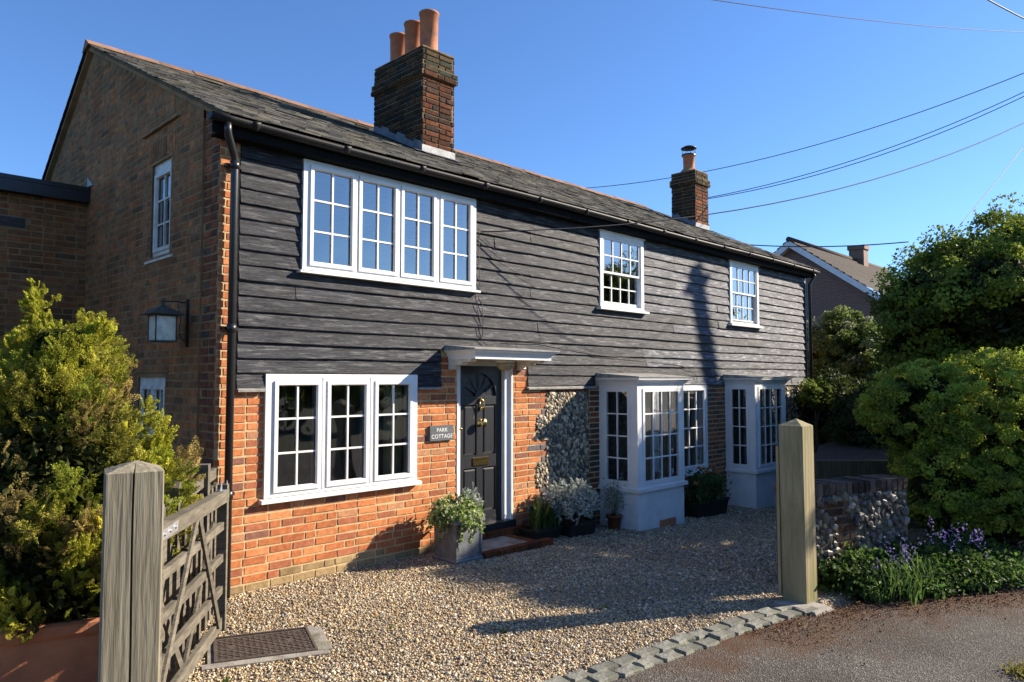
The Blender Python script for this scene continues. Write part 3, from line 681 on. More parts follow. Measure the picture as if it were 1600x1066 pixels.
# fan: spandrels + spokes around a half-round light
cx_, cz_, fr_ = mid, 1.70, .265; nseg = 20
arc = [(cx_ + fr_ * math.cos(math.pi * i / nseg), cz_ + .27 * math.sin(math.pi * i / nseg)) for i in range(nseg + 1)]
for i in range(nseg):
    (a, b), (c, d) = arc[i], arc[i + 1]
    mb.add([(a, b, wf), (c, d, wf), (c, 1.99, wf), (a, 1.99, wf), (a, b, wb), (c, d, wb)], [(0, 1, 2, 3), (0, 1, 5, 4)])
for t in range(1, 6):
    an = math.pi * t / 6; dx, dz = math.cos(an), math.sin(an); px, pz = -dz * .009, dx * .009
    r0, r1 = .07, .262
    mb.add([(cx_ + dx * r0 + px, cz_ + dz * r0 + pz, wf), (cx_ + dx * r0 - px, cz_ + dz * r0 - pz, wf), (cx_ + dx * r1 - px, cz_ + dz * r1 - pz, wf), (cx_ + dx * r1 + px, cz_ + dz * r1 + pz, wf)], [(0, 1, 2, 3)])
hub = [(cx_ + .075 * math.cos(math.pi * i / 10), cz_ + .075 * math.sin(math.pi * i / 10), wf + .001) for i in range(11)]
mb.add(hub, [tuple(range(11))])
door = mb.build("door", m_doorp, cot)
mb = MB(F0); a_ = [(x, z, wb + .004) for x, z in arc]; mb.add(a_, [tuple(range(len(a_)))]); mb.build("fanlight", m_black, door)
mb = MB(F0); zc = .93; uc = mid + .01
mb.box((uc - .13, zc - .045, wf), (uc + .13, zc - .028, wf + .012)); mb.box((uc - .13, zc + .028, wf), (uc + .13, zc + .045, wf + .012)); mb.box((uc - .13, zc - .028, wf), (uc - .10, zc + .028, wf + .012)); mb.box((uc + .10, zc - .028, wf), (uc + .13, zc + .028, wf + .012))
mb.box((uc - .10, zc - .022, wf), (uc + .10, zc + .022, wf + .006)); mb.build("letterbox", m_brass, door)
def lathe_w(mb, u, z, prof, n=16):
    rings = [[(u + r * math.cos(2 * math.pi * k / n), z + r * math.sin(2 * math.pi * k / n), w_) for k in range(n)] for r, w_ in prof]; mb.ring(rings)
mb = MB(F0); lathe_w(mb, mid, 1.385, [(.045, wf), (.045, wf + .008), (.018, wf + .014), (.018, wf + .04), (.045, wf + .055), (.052, wf + .075), (.04, wf + .092), (.012, wf + .098)]); mb.build("door_knob", m_brass, door)
mb = MB(F0); lathe_w(mb, mid, 1.66, [(.022, wf), (.022, wf + .02), (.014, wf + .035)]); 
mb.tube([(mid - .03, 1.64, wf + .03), (mid - .033, 1.60, wf + .034), (mid - .02, 1.565, wf + .034), (mid, 1.555, wf + .034), (mid + .02, 1.565, wf + .034), (mid + .033, 1.60, wf + .034), (mid + .03, 1.64, wf + .03), (mid, 1.665, wf + .03), (mid - .03, 1.64, wf + .03)], .008, 8)
lathe_w(mb, mid, 1.553, [(.02, wf), (.022, wf + .03), (.012, wf + .046)]); mb.build("door_knocker", m_brass, door)
mb = MB(F0); lathe_w(mb, 5.40 + .12, 1.33, [(.018, .01), (.02, .02), (.01, .03)], 10); mb.build("door_bell", m_brass, df)
mb = MB(F0); mb.box((5.44, .12, -.12), (6.40, .20, .045)); mb.build("threshold", m_doorp, cot)

# porch canopy on scrolled brackets
CX0, CX1, CYF = 5.28, 6.60, 5.77
mb = MB(); prof = [(0, 0), (0, .035), (.012, .04), (.02, .06), (.04, .078), (.055, .085), (.055, .10)]
z0 = 2.125
rings = [[(CX0 + .04 - o, YF - .02, z0 + h), (CX0 + .04 - o, CYF + .04 - o, z0 + h), (CX1 - .04 + o, CYF + .04 - o, z0 + h), (CX1 - .04 + o, YF - .02, z0 + h)] for o, h in prof]
mb.ring(rings, closed=False, cap=False, smooth=False); mb.quad(*rings[0])
can = mb.build("porch_canopy", m_white, cot)
mb = MB(); o = .075; z = z0 + .101
pts = [(CX0 + .04 - o, YF - .03), (CX0 + .04 - o, CYF + .04 - o), (CX1 - .04 + o, CYF + .04 - o), (CX1 - .04 + o, YF - .03)]
mb.add([(a, b, z) for a, b in pts] + [(a, b, z + .014) for a, b in pts[1:3]] + [(CX1, YF - .03, z + .06), (CX0, YF - .03, z + .06)],
       [(0, 1, 2, 3), (1, 2, 5, 4), (4, 5, 6, 7), (0, 1, 4, 7), (3, 2, 5, 6)]); mb.build("canopy_roof", m_leadw, can)
sc_prof = [(0, 0), (0, -.30), (-.05, -.30), (-.075, -.25), (-.07, -.20), (-.10, -.17), (-.15, -.175), (-.20, -.16), (-.235, -.12), (-.24, -.085), (-.27, -.07), (-.31, -.085), (-.36, -.07), (-.385, -.03), (-.385, 0)]
for xa in (CX0 + .06, CX1 - .15):
    mb = MB(); mb.prism([(YF - .005 + a, z0 + b * .38) for a, b in sc_prof], 0, xa, xa + .09); mb.build("bracket", m_cream, can)
# gutter, fascia, downpipes
mb = MB(); mb.box((2.55, 6.13, 4.03), (15.2, 6.145, 4.17)); mb.box((2.60, 6.145, 4.03), (15.18, 6.285, 4.045)); mb.build("fascia", M("soffit_black", (0.010, 0.010, 0.011), rough=0.85, spec=.1, bump=.1), cot)
mb = MB(); n = 10; gy, gz, gr = 6.075, 4.165, .055
rings = []
for i in range(0, 64):
    x = 2.50 + (15.32 - 2.50) * i / 63; dz = .006 * math.sin(x * 1.1) 
    rings.append([(x, gy + gr * math.cos(math.pi + math.pi * k / n), gz + dz + gr * math.sin(math.pi + math.pi * k / n)) for k in range(n + 1)] + [(x, gy + gr * .9, gz + dz + .0), (x, gy - gr * .9, gz + dz + .0)])
mb.ring(rings)
x = 2.9
while x < 15.2:
    mb.ring([[(xx, gy + (gr + .009) * math.cos(math.pi * 1.0 + math.pi * k / n), gz + .004 + (gr + .009) * math.sin(math.pi + math.pi * k / n)) for k in range(n + 1)] for xx in (x - .03, x + .03)]); x += 0.93
gut = mb.build("gutter", M("gutter_black", (0.016, 0.016, 0.018), rough=0.55, spec=.3, bump=.2, bscale=40), cot)
mb = MB(); mb.tube([(2.66, 6.08, 4.13), (2.66, 6.08, 4.06), (2.67, 6.09, 4.02), (2.77, 6.19, 3.88), (2.79, 6.215, 3.84), (2.79, 6.215, 3.78), (2.79, 6.215, 0.02)], .034, 14)
for z in (3.80, 2.35, .9): mb.tube([(2.79, 6.215, z - .035), (2.79, 6.215, z + .035)], .042, 14); mb.box((2.72, 6.24, z - .015), (2.86, 6.285, z + .015))
mb.build("downpipe", m_black, cot, label="black round downpipe at the gable corner")
mb = MB(); mb.tube([(15.19, 6.1, 4.12), (15.19, 6.1, 4.05), (15.17, 6.2, 3.9), (15.17, 6.2, -.3)], .034, 10); mb.build("downpipe", m_black, cot, label="far black downpipe")

# roof
mb = MB(); ov = 0.10
VX0, VX1 = XL - ov, XR + .18
def slope(y0, z0_, y1, z1_): mb.quad((VX0, y0, z0_), (VX1, y0, z0_), (VX1, y1, z1_), (VX0, y1, z1_))
slope(EY, EZ - .035, RY, RZ - .035); slope(RY, RZ - .035, HY + .3, roofz(HY + .3) - .035)
roof = mb.build("roof", m_slateb, cot)
mb = MB(); rr = random.Random(3); sl = math.hypot(RY - EY, RZ - EZ); dy, dz = (RY - EY) / sl, (RZ - EZ) / sl; nrow = 26; exq = sl / nrow
PS = [(0.135, 0.128, 0.115), (0.115, 0.11, 0.10), (0.16, 0.15, 0.13), (0.18, 0.168, 0.135), (0.095, 0.092, 0.09), (0.14, 0.138, 0.13)]
for i in range(nrow):
    x = VX0 - (rr.uniform(.05, .2)); s0 = exq * i
    while x < VX1:
        wd = 0.26 * rr.uniform(.9, 1.1); a, b = max(x, VX0), min(x + wd - .004, VX1); x += wd
        if b - a < .03: continue
        lift = rr.uniform(.013, .020) + (.012 if rr.random() < .05 else 0); d0 = rr.uniform(-.008, .008); tl = rr.uniform(-.003, .003); s1 = s0 + exq * 1.25
        c = rr.choice(PS); f_ = rr.uniform(.85, 1.2); c = tuple(q * f_ for q in c)
        def P(xx, s, h): return (xx, EY + dy * s - dz * h, EZ + dz * s + dy * h - .012)
        mb.add([P(a, s0 + d0, lift + tl), P(b, s0 + d0 + rr.uniform(-.004, .004), lift - tl), P(b, s1, .002), P(a, s1, .002), P(a, s0 + d0, lift - .012), P(b, s0 + d0, lift - .012)], [(0, 1, 2, 3), (0, 1, 5, 4), (0, 3, 4), (1, 2, 5)], c)
# back slope slates (seen edge-on at the verge)
for i in range(22):
    s0 = i * .2; y1_, y0_ = RY + s0 * .83, RY + (s0 + .22) * .83
    mb.add([(VX0 - .005, y0_, roofz(y0_) + .016), (VX1, y0_, roofz(y0_) + .016), (VX1, y1_, roofz(y1_) + .002), (VX0 - .005, y1_, roofz(y1_) + .002), (VX0 - .005, y0_, roofz(y0_) - .0), (VX1, y0_, roofz(y0_) - .0)], [(0, 1, 2, 3), (0, 1, 5, 4), (0, 3, 4)], (.07, .07, .07))
mb.build("slates", m_slate, roof)
for (xa, xb) in ((VX0 + .02, XL - .018), (XR, VX1 - .03)):
    mb = MB()
    for (y0, y1) in ((EY + .02, RY), (RY, HY + .3)):       # verge mortar fillet / barge strip
        ya, yb = y0, y1
        mb.add([(xa, ya, roofz(ya) - .02), (xb, ya, roofz(ya) - .02), (xb, yb, roofz(yb) - .02), (xa, yb, roofz(yb) - .02), (xa, ya, roofz(ya) - .085), (xb, ya, roofz(ya) - .10), (xb, yb, roofz(yb) - .10), (xa, yb, roofz(yb) - .085)],
               [(0, 1, 2, 3), (4, 5, 6, 7), (0, 3, 7, 4), (1, 2, 6, 5), (0, 1, 5, 4)])
    mb.build("verge", m_mortar_dk, roof)
mb = MB(); x = VX0 - .02; rr = random.Random(8)
while x < 14.75:
    L_ = .44; t = rr.uniform(-.006, .006); c = rr.uniform(.7, 1.15); z_ = RZ + .03 + t
    rings = [[(xx, RY - .13, RZ - .045 + t), (xx, RY - .118, RZ - .03 + t), (xx, RY - .02, z_ + .012 + e), (xx, RY + .02, z_ + .012 + e), (xx, RY + .118, RZ - .075 + t), (xx, RY + .13, RZ - .09 + t)] for xx, e in ((x, 0), (x + L_ - .008, .0))]
    mb.ring(rings, closed=True, col=(c, c, c), smooth=False); x += L_
mb.build("ridge_tiles", m_ridge, roof)
# chimneys
def chimney(x0, x1, y0, y1, zt, zband, label, seed, bright):
    zb = roofz(y0) - .12
    core = MB(); core.box((x0 + .006, y0 + .006, zb - .6), (x1 - .006, y1 - .006, zt - .006)); 
    ch = core.build("chimney", m_mortar_ch, cot, label=label)
    b = MB()
    def faces(o, za, zz, sd):
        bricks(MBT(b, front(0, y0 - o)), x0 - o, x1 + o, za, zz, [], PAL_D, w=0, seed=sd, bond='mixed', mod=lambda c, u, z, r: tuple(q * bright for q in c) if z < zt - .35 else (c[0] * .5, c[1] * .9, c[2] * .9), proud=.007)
        bricks(MBT(b, side(x0 - o, 0)), -(y1 + o), -(y0 - o), za, zz, [], PAL_D, w=0, seed=sd + 1, bond='mixed', mod=lambda c, u, z, r: (c[0] * .35, c[1] * .55, c[2] * .6), proud=.007)  # left face bricks darkened, its shade put into their colour
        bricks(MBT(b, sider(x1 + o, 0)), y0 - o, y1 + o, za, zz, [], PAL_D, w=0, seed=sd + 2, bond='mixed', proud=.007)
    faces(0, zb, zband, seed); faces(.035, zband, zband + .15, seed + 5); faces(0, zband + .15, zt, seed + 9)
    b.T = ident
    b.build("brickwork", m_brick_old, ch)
    b = MB(); b.box((x0 - .03, y0 - .03, zband + .003), (x1 + .03, y1 + .03, zband + .147)); b.box((x0, y0, zt - .006), (x1, y1, zt + .012)); b.build("band_core", m_mortar_dk, ch)
    # lead flashing
    b = MB(); h = .17
    b.add([(x0 - .012, y0 - .014, zb + .06), (x1 + .012, y0 - .014, zb + .06), (x1 + .012, y0 - .014, zb + .06 + h), (x0 - .012, y0 - .014, zb + .06 + h), (x0 - .012, y0 - .11, roofz(y0 - .11) + .022), (x1 + .012, y0 - .11, roofz(y0 - .11) + .022)], [(0, 1, 2, 3), (4, 5, 1, 0)])
    b.quad((x0 - .03, y0 - .1, roofz(y0 - .1) + .024), (x1 + .03, y0 - .1, roofz(y0 - .1) + .024), (x1 + .03, y0 - .01, roofz(y0) + .024), (x0 - .03, y0 - .01, roofz(y0) + .024))
    n = 6
    for i in range(n):
        ya, yb = y0 - .014 + (y1 - y0) * i / n, y0 - .014 + (y1 - y0) * (i + 1) / n
        for xx in (x0 - .012, x1 + .012): b.quad((xx, ya, roofz(ya) - .05), (xx, yb, roofz(yb) - .05), (xx, yb, roofz(yb) + .15 - .04 * (i % 2)), (xx, ya, roofz(ya) + .15 - .04 * (i % 2)))
    for xa, xb in ((x0 - .12, x0 - .01), (x1 + .01, x1 + .12)): b.quad((xa, y0 - .05, roofz(y0 - .05) + .022), (xb, y0 - .05, roofz(y0 - .05) + .024), (xb, y1, roofz(y1) + .024), (xa, y1, roofz(y1) + .022))
    b.build("flashing", m_lead, ch)
    return ch
class MBT:                                         # a view of a mesh builder through another transform
    def __init__(s, mb, T): s.mb = mb; s.T = T
    def add(s, *a, **k): s.mb.T = s.T; s.mb.add(*a, **k)
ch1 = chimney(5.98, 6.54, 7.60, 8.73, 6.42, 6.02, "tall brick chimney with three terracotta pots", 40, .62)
for i, (y, h) in enumerate(((7.82, .62), (8.17, .59), (8.52, .53))):
    mb = MB(); z = 6.42; t = (rnd.uniform(-.01, .01), rnd.uniform(-.01, .01))
    r0, r1 = .125, .13
    mb.lathe([(r0 + .012, 0), (r0, .05), (r1, h - .03), (r1 + .012, h - .025), (r1 + .012, h), (r1 - .012, h), (r1 - .02, h - .2)], (6.26, y, z), 28); mb.build("chimney_pot", m_terra, ch1)
mb = MB(); mb.box((6.02, 7.64, 6.43), (6.5, 8.70, 6.46), jit=.01); mb.build("flaunching", m_mortar_dk, ch1)
ch2 = chimney(14.04, 14.60, 8.20, 8.80, 6.52, 6.22, "smaller brick chimney with one capped pot", 60, 1.0)
mb = MB(); c = (14.30, 8.5, 6.52); mb.lathe([(.27, 0), (.20, .05), (.15, .11)], c, 20); mb.build("flaunching", m_mortar_dk, ch2)
mb = MB(); mb.lathe([(.14, .06), (.125, .12), (.13, .40), (.15, .41), (.15, .43), (.12, .43)], c, 20); mb.build("chimney_pot", m_terra, ch2)
mb = MB(); mb.lathe([(.16, .42), (.16, .45), (.13, .45)], c, 20); mb.lathe([(.02, .66), (.10, .64), (.175, .60), (.175, .585), (.02, .60)], c, 20)
for k in range(8):
    a = k * math.pi / 4; mb.tube([(c[0] + .15 * math.cos(a), c[1] + .15 * math.sin(a), c[2] + .44), (c[0] + .15 * math.cos(a), c[1] + .15 * math.sin(a), c[2] + .60)], .004, 4)
mb.build("cowl", m_black, ch2)
# cable runs on the boarding
mb = MB(); y = YF - .045
mb.tube([(5.77, y, 3.64), (5.775, y, 3.2), (5.79, y, 2.95), (5.74, y, 2.75), (5.80, y, 2.55), (5.77, y, 2.42), (5.9, y, 2.30)], .004, 5)
mb.tube([(5.82, y, 2.88), (5.84, y, 2.6), (5.83, y, 2.4)], .004, 5)
mb.tube([(5.80, y, 3.62), (6.2, y, 3.35), (6.75, y, 3.08)], .003, 5)
mb.tube([(6.2, y, 2.36), (6.9, y, 2.37), (8, y - .005, 2.24), (9, y, 2.2), (10.2, y, 2.12), (10.6, y, 2.02), (10.7, y, 1.85)], .004, 5)
mb.build("cable", m_wire, cot)

# wing at the left, part of the same building
WY = 10.16
wing = MB(front(0, WY)); WW = (1.45, 2.14, 0.95, 1.90); wallsheet(wing, -3.5, XL - .02, -.4, 4.12, [WW])
wing.build("wing_wall", m_mortar_dk, cot)
mb = MB(front(0, WY)); bricks(mb, -1.5, XL - .02, 0, 4.10, [(a - .01, b + .01, c, d) for a, b, c, d in (WW, (1.70, 2.02, 3.70, 3.82))], [(tuple(q * .8 for q in c), k_) for c, k_ in PAL_G], seed=70, bond='flemish', proud=.005); mb.build("wing_brickwork", m_brick_old, cot)
mb = MB(); mb.box((-3.5, WY - .13, 4.10), (XL - .025, WY - .11, 4.26)); mb.box((-3.5, WY - .11, 4.10), (XL - .025, WY, 4.115)); mb.box((-3.5, WY - .14, 4.24), (XL - .025, 13.2, 4.29)); mb.build("wing_roof", m_black, cot)
mb = MB(front(0, WY)); mb.box((1.70, 3.70, -.02), (2.02, 3.82, .004), (.16, .15, .15))
for i in range(5): mb.box((1.71, 3.705 + i * .022, .004), (2.01, 3.717 + i * .022, .010), (.08, .08, .08))
mb.build("air_vent", m_brick_old, cot)
casement_window(cot, front(0, WY), *WW, [(1.55, 2.04, 1.03, 1.80, 2, 3)], w=-.02, mat=m_cream, label="white window of the wing behind the conifer")
mb = MB(); mb.add([(XL - .03, 9.9, 4.30), (XL - .03, 10.16, 4.32), (XL - .03, 10.16, 4.45), (XL - .05, 10.0, 4.30)], [(0, 1, 2), (0, 1, 3)]); mb.build("wing_flashing", m_lead, cot)
mb = MB(); mb.quad((-3.5, WY, -.4), (-3.5, 13.2, -.4), (-3.5, 13.2, 4.2), (-3.5, WY, 4.2)); mb.quad((-3.5, 13.2, -.4), (XL, 13.2, -.4), (XL, 13.2, 4.2), (-3.5, 13.2, 4.2)); mb.build("wing_far_wall", m_mortar_dk, cot)

# ------------------------------------------------------------------ small things fixed to the cottage
# lantern
lx, ly, lz = 2.44, 6.86, 2.26
lan = thing("wall_lantern", (XL - .02, ly, 2.3), "four sided metal wall lantern on a bracket on the brick gable", "lantern")
mb = MB(); mb.box((XL - .04, ly - .015, 2.20), (XL - .022, ly + .015, 2.64)); mb.tube([(XL - .05, ly, 2.61), (2.55, ly, 2.615), (lx - .02, ly, 2.61)], .006, 6); mb.tube([(XL - .05, ly, 2.25), (2.61, ly, 2.27), (2.585, ly, 2.34), (2.60, ly, 2.45), (2.57, ly, 2.60)], .004, 6); mb.build("bracket", m_black, lan)
mb = MB(); hw = .095; zb, zt = 2.245, 2.475
for sx in (-1, 1):
    for sy in (-1, 1): mb.tube([(lx + sx * (hw - .006), ly + sy * (hw - .006), zb), (lx + sx * (hw - .006), ly + sy * (hw - .006), zt)], .007, 5)
for z in (zb, zt):
    for sx in (-1, 1): mb.box((lx + sx * hw - .007, ly - hw, z - .007), (lx + sx * hw + .007, ly + hw, z + .007)); mb.box((lx - hw + .007, ly + sx * hw - .0065, z - .0065), (lx + hw - .007, ly + sx * hw + .0065, z + .0065))
mb.build("cage", m_iron, lan)
mb = MB(); mb.box((lx - hw + .008, ly - hw + .008, zb + .004), (lx + hw - .008, ly + hw - .008, zt - .004)); mb.build("lantern_glass", m_frost, lan)
mb = MB(); h2 = .155; mb.add([(lx - h2, ly - h2, zt + .01), (lx + h2, ly - h2, zt + .01), (lx + h2, ly + h2, zt + .01), (lx - h2, ly + h2, zt + .01), (lx - .03, ly - .03, zt + .085), (lx + .03, ly - .03, zt + .085), (lx + .03, ly + .03, zt + .085), (lx - .03, ly + .03, zt + .085), (lx, ly, zt + .12)],
    [(0, 1, 2, 3), (0, 1, 5, 4), (1, 2, 6, 5), (2, 3, 7, 6), (3, 0, 4, 7), (4, 5, 8), (5, 6, 8), (6, 7, 8), (7, 4, 8)]); mb.tube([(lx, ly, zt + .11), (lx, ly, zt + .18)], [.006, .003], 5); mb.build("lantern_roof", m_iron, lan)
# name sign
sg = thing("name_sign", (5.225, YF - .01, 1.30), "small slate house name sign reading PARK COTTAGE on the brickwork beside the door", "sign")
mb = MB(); mb.box((5.06, YF - .035, 1.222), (5.395, YF - .012, 1.388)); mb.build("plate", m_sign, sg)
for txt, z, s in (("PARK", 1.318, .062), ("COTTAGE", 1.248, .062)):
    cu = bpy.data.curves.new("lettering", 'FONT'); cu.body = txt; cu.size = s; cu.align_x = 'CENTER'; cu.extrude = .0008; cu.space_character = 1.08
    ob = bpy.data.objects.new("lettering", cu); col.objects.link(ob)
    dg = bpy.context.evaluated_depsgraph_get(); me = bpy.data.meshes.new_from_object(ob.evaluated_get(dg)); bpy.data.objects.remove(ob)
    lo = bpy.data.objects.new("lettering", me); col.objects.link(lo); me.materials.clear(); me.materials.append(m_letter); lo.parent = sg
    lo.rotation_euler = (R(90), 0, 0); lo.location = Vector((5.228, YF - .0362, z)) - ORG[sg]; ORG[lo] = ORG[sg]
# porch light under the canopy
pl = thing("porch_light", (6.02, 6.05, 2.12), "round ribbed glass porch light under the door canopy", "lamp")
mb = MB(); mb.lathe([(.115, 2.124), (.115, 2.10), (.10, 2.095)], (6.02, 6.05, 0), 24, cap=True); mb.build("base", m_cream, pl)
mb = MB(); mb.lathe([(.10, 2.097), (.105, 2.07), (.10, 2.055), (.095, 2.04), (.085, 2.03), (.07, 2.012), (.045, 2.0), (.01, 1.995)], (6.02, 6.05, 0), 24, cap=True, col=(.5, .42, .32)); mb.build("shade", m_frost, pl)

# ------------------------------------------------------------------ foliage tools
def leaf_cards(name, P, mat, parent, size, pal, seed, aspect=1.8, N=None, tilt=None, loc=(0, 0, 0), szvar=.35, fold=.25, colvar=.15, dirs=None, C0=None):
    """diamond leaves (two triangles, folded) at points P; N optional outward normals, dirs optional long axes"""
    R_ = np.random.default_rng(seed); n = len(P)
    a = R_.normal(0, 1, (n, 3)) if dirs is None else dirs + R_.normal(0, .35, (n, 3))
    a /= np.linalg.norm(a, axis=1, keepdims=True)
    nn = R_.normal(0, 1, (n, 3)) * (1 if N is None else .55) + (0 if N is None else N)
    nn -= a * (nn * a).sum(1, keepdims=True); nn /= np.linalg.norm(nn, axis=1, keepdims=True) + 1e-9
    b = np.cross(a, nn); s = size * (1 + R_.uniform(-szvar, szvar, (n, 1)))
    wv = s / aspect
    p0 = P - a * s * .5; p2 = P + a * s * .5; p1 = P + b * wv * .5 + nn * wv * fold - a * s * .06; p3 = P - b * wv * .5 + nn * wv * fold - a * s * .06
    V = np.stack([p0, p1, p2, p3], 1).reshape(-1, 3)
    F = np.stack([np.stack([np.arange(n) * 4, np.arange(n) * 4 + 1, np.arange(n) * 4 + 2], 1), np.stack([np.arange(n) * 4, np.arange(n) * 4 + 2, np.arange(n) * 4 + 3], 1)], 1).reshape(-1, 3)
    if C0 is None:
        pal = np.array(pal); C0 = pal[R_.integers(0, len(pal), n)]
    C = np.clip(C0 * (1 + R_.uniform(-colvar, colvar, (n, 1))), 0, 1)
    return npmesh(name, V, F, np.repeat(C, 4, 0), mat, parent, loc)
def blob_points(ells, n_cl, per, cl_r, seed, shell=.78, down=.15, flat=.7):
    """leaf positions in irregular clumps spread over the shells of ellipsoids (cx,cy,cz,rx,ry,rz,weight)"""
    R_ = np.random.default_rng(seed); E = np.array(ells); wts = E[:, 6] / E[:, 6].sum()
    P = []; Nn = []; K = []
    ids = R_.choice(len(E), n_cl, p=wts)
    for q, i in enumerate(ids):
        c, r = E[i, :3], E[i, 3:6]
        d = R_.normal(0, 1, 3); d /= np.linalg.norm(d)
        if d[2] < -.35: d[2] *= R_.uniform(-1, 1) * .8
        rad = R_.uniform(shell, 1.04) if R_.random() > down else R_.uniform(.35, shell)
        cc = c + d * r * rad
        inside = any((((cc - e[:3]) / e[3:6]) ** 2).sum() < .5 for j, e in enumerate(E) if j != i)
        m = int(per * R_.uniform(.5, 1.4) * (.5 if inside else 1)); cr = cl_r * R_.uniform(.55, 1.35)
        pts = R_.normal(0, 1, (m, 3)); pts /= np.linalg.norm(pts, axis=1, keepdims=True); pts *= R_.uniform(.3, 1, (m, 1)) ** .6
        pts = pts * cr * np.array([1, 1, flat]) + cc
        P.append(pts); nr = (pts - cc) / cr * .6 + d * .5 + np.array([0, 0, .6]); Nn.append(nr); K.append(np.full(m, q))
    return np.concatenate(P), np.concatenate(Nn), np.concatenate(K)
def inner_points(E, n, seed, f=.74):
    P = []
    for i, e in enumerate(E):
        R_ = np.random.default_rng(seed + i); d = R_.normal(0, 1, (n, 3)); d /= np.linalg.norm(d, axis=1, keepdims=True); P.append(d * np.array(e[3:6]) * f * R_.uniform(0, 1, (n, 1)) ** .4 + np.array(e[:3]))
    return np.concatenate(P)
def clumpcol(K, pal, seed, amp=.3):
    R_ = np.random.default_rng(seed); n = K.max() + 1; pal = np.array(pal)
    base = pal[R_.integers(0, len(pal), n)] * (1 + R_.uniform(-amp, amp, (n, 1)))
    return base[K]
def limbs(mb, base, r0, targets, seed, hub_h=.35):
    r = random.Random(seed); B = Vector(base)
    for t in targets:
        T_ = Vector(t); s = B + (T_ - B) * .0; path = []; 
        for k_ in range(6):
            f_ = k_ / 5; p = B.lerp(T_, f_) + Vector((r.uniform(-.1, .1), r.uniform(-.1, .1), r.uniform(-.05, .1))) * f_ * (1 - f_) * 2.2 * (T_ - B).length * .4
            path.append(p)
        mb.tube(path, [r0 * (1 - .85 * k_ / 5) for k_ in range(6)], 7)
        for _ in range(3):
            q = path[r.randint(2, 4)]; e = q + Vector((r.uniform(-1, 1), r.uniform(-1, 1), r.uniform(.0, 1))).normalized() * (T_ - B).length * .35
            mb.tube([q, q.lerp(e, .5) + Vector((0, 0, .05)), e], [r0 * .35, r0 * .2, r0 * .05], 5)

# golden conifer in a terracotta planter
PX, PY = 1.25, 5.21
tp = thing("terracotta_planter", (PX, PY, 0), "large terracotta planter at lower left holding the golden conifer", "planter")
def rsq(cx, cy, h, z, rot, ch=.06):
    pts = []
    for i in range(4):
        a = math.pi / 2 * i + rot
        for s_ in (-1, 1):
            p = Vector((h, s_ * (h - ch))); c_, s2 = math.cos(a), math.sin(a); pts.append((cx + p.x * c_ - p.y * s2, cy + p.x * s2 + p.y * c_, z))
    return pts
rot = R(-18)
mb = MB(); mb.ring([rsq(PX, PY, h, z, rot) for h, z in ((.33, -.05), (.40, .40), (.40, .42), (.425, .43), (.44, .45), (.44, .50), (.425, .515), (.395, .515), (.385, .44))], cap=False, smooth=False); mb.build("pot", m_terra, tp)
mb = MB(); mb.add(rsq(PX, PY, .39, .45, rot), [tuple(range(8))]); mb.build("soil", m_soil, tp)
con = thing("golden_conifer", (PX, PY, .45), "bushy golden green conifer growing in the terracotta planter beside the gate", "conifer")
R_ = np.random.default_rng(77)
def spray():            # one feathery frond: unit length along +x, flat in xy
    P = []; D = []
    for i in range(13):
        t = i / 12; P.append((t, 0, -.10 * t * t)); D.append((1, 0, -.1))
        for s_ in (-1, 1):
            L_ = .42 * (1 - t) ** .7 + .05
            for k_ in range(1, 4):
                f_ = k_ / 3; P.append((t + L_ * f_ * .65, s_ * L_ * f_ * .75, -.12 * (t + f_ * .3))); D.append((.7, s_ * .75, -.05))
    return np.array(P), np.array(D)
SP, SD = spray()
cP = []; cD = []; cC = []; cN = []
palc = np.array([(0.42, 0.42, 0.045), (0.32, 0.35, 0.04), (0.50, 0.47, 0.06), (0.36, 0.34, 0.06), (0.40, 0.31, 0.10), (0.22, 0.26, 0.035)])
def crad(z):             # crown radius by height above the rim
    return float(np.interp(z, [0, .3, .7, .95, 1.3, 1.76, 2.0], [.64, .76, .76, .64, .36, .11, .0]))
boughs = []
for i in range(150):
    z = R_.uniform(0, 1) ** .95 * 1.60; a = R_.uniform(0, 2 * np.pi); rr_ = crad(z) * R_.uniform(.74, 1.0) - .06
    boughs.append((z, a, rr_, R_.uniform(.13, .24), palc[R_.integers(0, 6)] * R_.uniform(.7, 1.1)))
boughs += [(1.92, 2.4, .14, .10, palc[0]), (1.80, 2.6, .14, .12, palc[0]), (1.68, 2.2, .12, .14, palc[1]), (1.60, 5.5, .10, .13, palc[1]), (1.66, 5.5, .22, .10, palc[0]), (1.45, 2.4, .28, .13, palc[4])] + [(z_, R_.uniform(5.2, 6.2), .90 - .42 * z_ + R_.uniform(-.12, .04), .16, palc[k_ % 4]) for k_, z_ in enumerate(R_.uniform(.3, 1.15, 24))]
